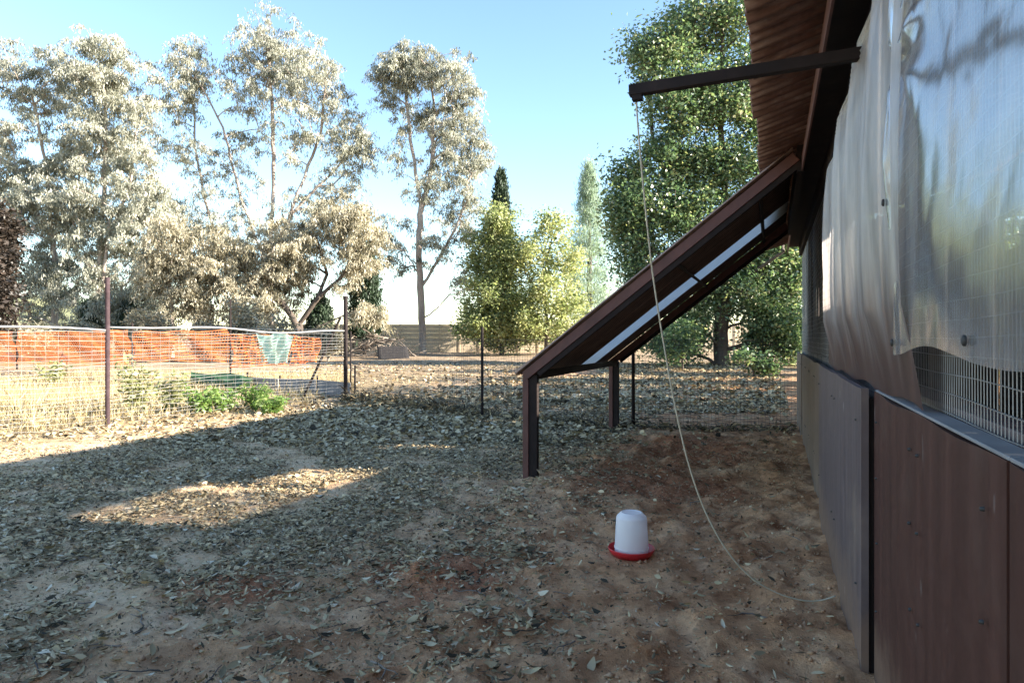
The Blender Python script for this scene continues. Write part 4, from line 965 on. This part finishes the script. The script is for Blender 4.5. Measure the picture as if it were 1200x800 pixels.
# the largest, nearest leaves one by one
lv = []
for k in range(24):
    L = 1.0; Wd_ = random.uniform(.26, .48); n = 7; V = []; Fc = []; cr = random.uniform(.05, .35); cu = random.uniform(-.2, .5)
    for i in range(n):
        u_ = i / (n - 1); hw = Wd_ * .5 * math.sin(math.pi * (u_ * .94 + .03)) ** .8; z = cr * (u_ - .45) ** 2 * 2 + .02 * math.sin(i * 2 + k); sw = .05 * math.sin(u_ * 3 + k)
        V += [(u_ - .5, hw + sw, z + hw * cu), (u_ - .5, sw, z), (u_ - .5, -hw + sw, z + hw * cu * random.uniform(.4, 1.2))]
    for i in range(n - 1):
        q = i * 3; Fc += [(q, q + 1, q + 4, q + 3), (q + 1, q + 2, q + 5, q + 4)]
    t0 = min(1, max(0, random.gauss(.42, .26) + (.4 if k % 6 == 0 else 0)))
    me = np_mesh('leaf', V, Fc, [t0] * len(Fc), smooth=True); me.materials.append(M['litter']); lv.append(me)
cnt = 0; r = np.random.default_rng(7)
while cnt < 290:
    py = 800 - 230 * r.uniform(0, 1) ** 1.5; px = r.uniform(-10, 1010)
    Y = EYE * F / (py - HY); Xp = (px - CX) / F * Y; s = -CP * Xp + SP * Y
    pr = float(sstep(.5, 2.6, s)) * .9 + .05
    if s < -.2 or r.uniform() > pr or math.hypot(Xp - dr.location.x, Y - dr.location.y) < .2: continue
    L = r.uniform(.04, .088); o = link('leaf', lv[int(r.integers(24))], None, ground)
    o.location = (Xp, Y, hz(Xp, Y) + .012); o.scale = (L, L, L); o.rotation_euler = (r.normal(0, .25), r.normal(0, .2), r.uniform(0, 6.28)); cnt += 1
# crumbled leaf bits and dry scraps between the leaves, and a drift of debris along the back fence
nC_ = 170000; x = r.uniform(-5, 4.4, nC_); y = 1.95 + 7.5 * r.uniform(0, 1, nC_) ** 1.25; s = -CP * x + SP * y
k = (s > -.28) & (np.abs(x) < y * .8 + .4) & (r.uniform(0, 1, nC_) < .35 + .65 * sstep(.4, 2.4, s) * sstep(.3, .5, fbm(x * 2, y * 2, 19))) & (np.hypot(x - dr.location.x, y - dr.location.y) > .15); x, y = x[k], y[k]
P = np.stack([x, y, hfun(x, y) + .003 + .006 * r.uniform(0, 1, len(x))], -1)
Vc, Fc_, Tc = leaves(P, r, (.006, .026), (.002, .006), 'spread', np.clip(.34 + r.normal(0, .26, len(P)), 0, 1), .15)
Vc[:, 2] = np.maximum(Vc[:, 2], np.repeat(P[:, 2], 4) - .001)
link('leaf_crumbs', np_mesh('leaf_crumbs', Vc, Fc_, Tc), M['litter'], ground, kind='stuff')
Pd = []
for i in range(3):
    P0, P1 = FB[i], FB[i + 1]; n = (4200, 1500, 700)[i]; q = r.uniform(0, 1, n); dx = r.normal(0, .10, n); up = np.abs(r.normal(0, (.10, .05, .03)[i], n))
    Pd.append(np.stack([P0.x + (P1.x - P0.x) * q + dx, P0.y + (P1.y - P0.y) * q + dx + .05, np.zeros(n)], -1)); Pd[-1][:, 2] = hfun(Pd[-1][:, 0], Pd[-1][:, 1]) + up * (.4 + fbm(q * 30, q * 0, 5))
Pd = np.concatenate(Pd); Vc, Fc_, Tc = leaves(Pd, r, (.06, .20), (.006, .022), 'spread', np.clip(.26 + r.normal(0, .2, len(Pd)), 0, 1), .2)
link('fence_debris', np_mesh('fence_debris', Vc, Fc_, Tc), M['litter'], ground, kind='stuff')
# clods and crumbs of loose soil
n = 26000; x = r.uniform(-4, 4.4, n); y = 2.0 + 9 * r.uniform(0, 1, n) ** 1.2; s = -CP * x + SP * y
k = (s > -.3) & (r.uniform(0, 1, n) < sstep(4.5, 1.0, s) * .9 + .12) & (np.abs(x) < y * .8 + .5); x, y = x[k], y[k]; n = len(x)
sz = .003 + .015 * r.uniform(0, 1, n) ** 5; oc = np.array([(1, 0, 0), (0, 1, 0), (-1, 0, 0), (0, -1, 0), (0, 0, .8), (0, 0, -.8)], float)
V = (np.stack([x, y, hfun(x, y) + sz * .3], -1)[:, None, :] + oc[None] * sz[:, None, None] * r.uniform(.4, 1.5, (n, 6, 1))).reshape(-1, 3)
fo = np.array([(0, 1, 4), (1, 2, 4), (2, 3, 4), (3, 0, 4), (1, 0, 5), (2, 1, 5), (3, 2, 5), (0, 3, 5)])
link('soil_clods', np_mesh('soil_clods', V, (np.arange(n)[:, None, None] * 6 + fo[None]).reshape(-1, 3)), M['clod'], ground, kind='stuff')

# twigs lying about, each one a piece of the ground cover
r = np.random.default_rng(17); tw = []
for k in range(8):
    mb = MB(); n = 6; pts = [Vector((i / (n - 1) - .5, .06 * math.sin(i * 1.4 + k) * (k % 3), .02 * math.sin(i * 2 + k) + .02)) for i in range(n)]
    mb.tube(pts, [.022, .02, .018, .015, .012, .008], 5)
    if k % 2: mb.tube([pts[2], pts[2] + Vector((.16, .14, .03)), pts[2] + Vector((.30, .2, .02))], [.012, .009, .005], 4)
    me = mb.mesh('twig', True); me.materials.append(M['deadwood' if k % 3 else 'bark_dark']); tw.append(me)
cnt = 0
while cnt < 70:
    py = 800 - 270 * r.uniform(0, 1) ** 1.2; px = r.uniform(0, 1000); Y = EYE * F / (py - HY); Xp = (px - CX) / F * Y; s = -CP * Xp + SP * Y
    if s < -.15 or math.hypot(Xp - dr.location.x, Y - dr.location.y) < .3: continue
    L = r.uniform(.06, .22); o = link('twig', tw[int(r.integers(8))], None, ground); o.location = (Xp, Y, hz(Xp, Y) + .006); o.scale = (L, L, L); o.rotation_euler = (0, r.normal(0, .06), r.uniform(0, 6.28)); cnt += 1

# ------------------------------------------------------------------ groups
GROUPS = {'eucalyptus_tree': 'eucalyptus trees beyond the netting fence', 'autumn_tree': 'yellow-green trees by the slab wall', 'broadleaf_tree': 'broadleaf trees around the shed', 'broadleaf_sapling': 'saplings under the big broadleaf tree',
          'cypress_tree': 'dark cypress trees', 'conifer_shrub': 'low black-green shrubs behind the netting', 'dry_bush': 'dry bushes behind the netting', 'weed': 'weeds by the wire fence', 'scrap_sheet': 'scrap sheets on the brush pile', 'plastic_sheet': 'plastic sheets on the shed', 'wire_fence': 'wire fences of the yard'}
for o in sc.objects:
    b = o.name.split('.')[0]
    if o.parent is None and b in GROUPS and 'label' in o: o['group'] = GROUPS[b]
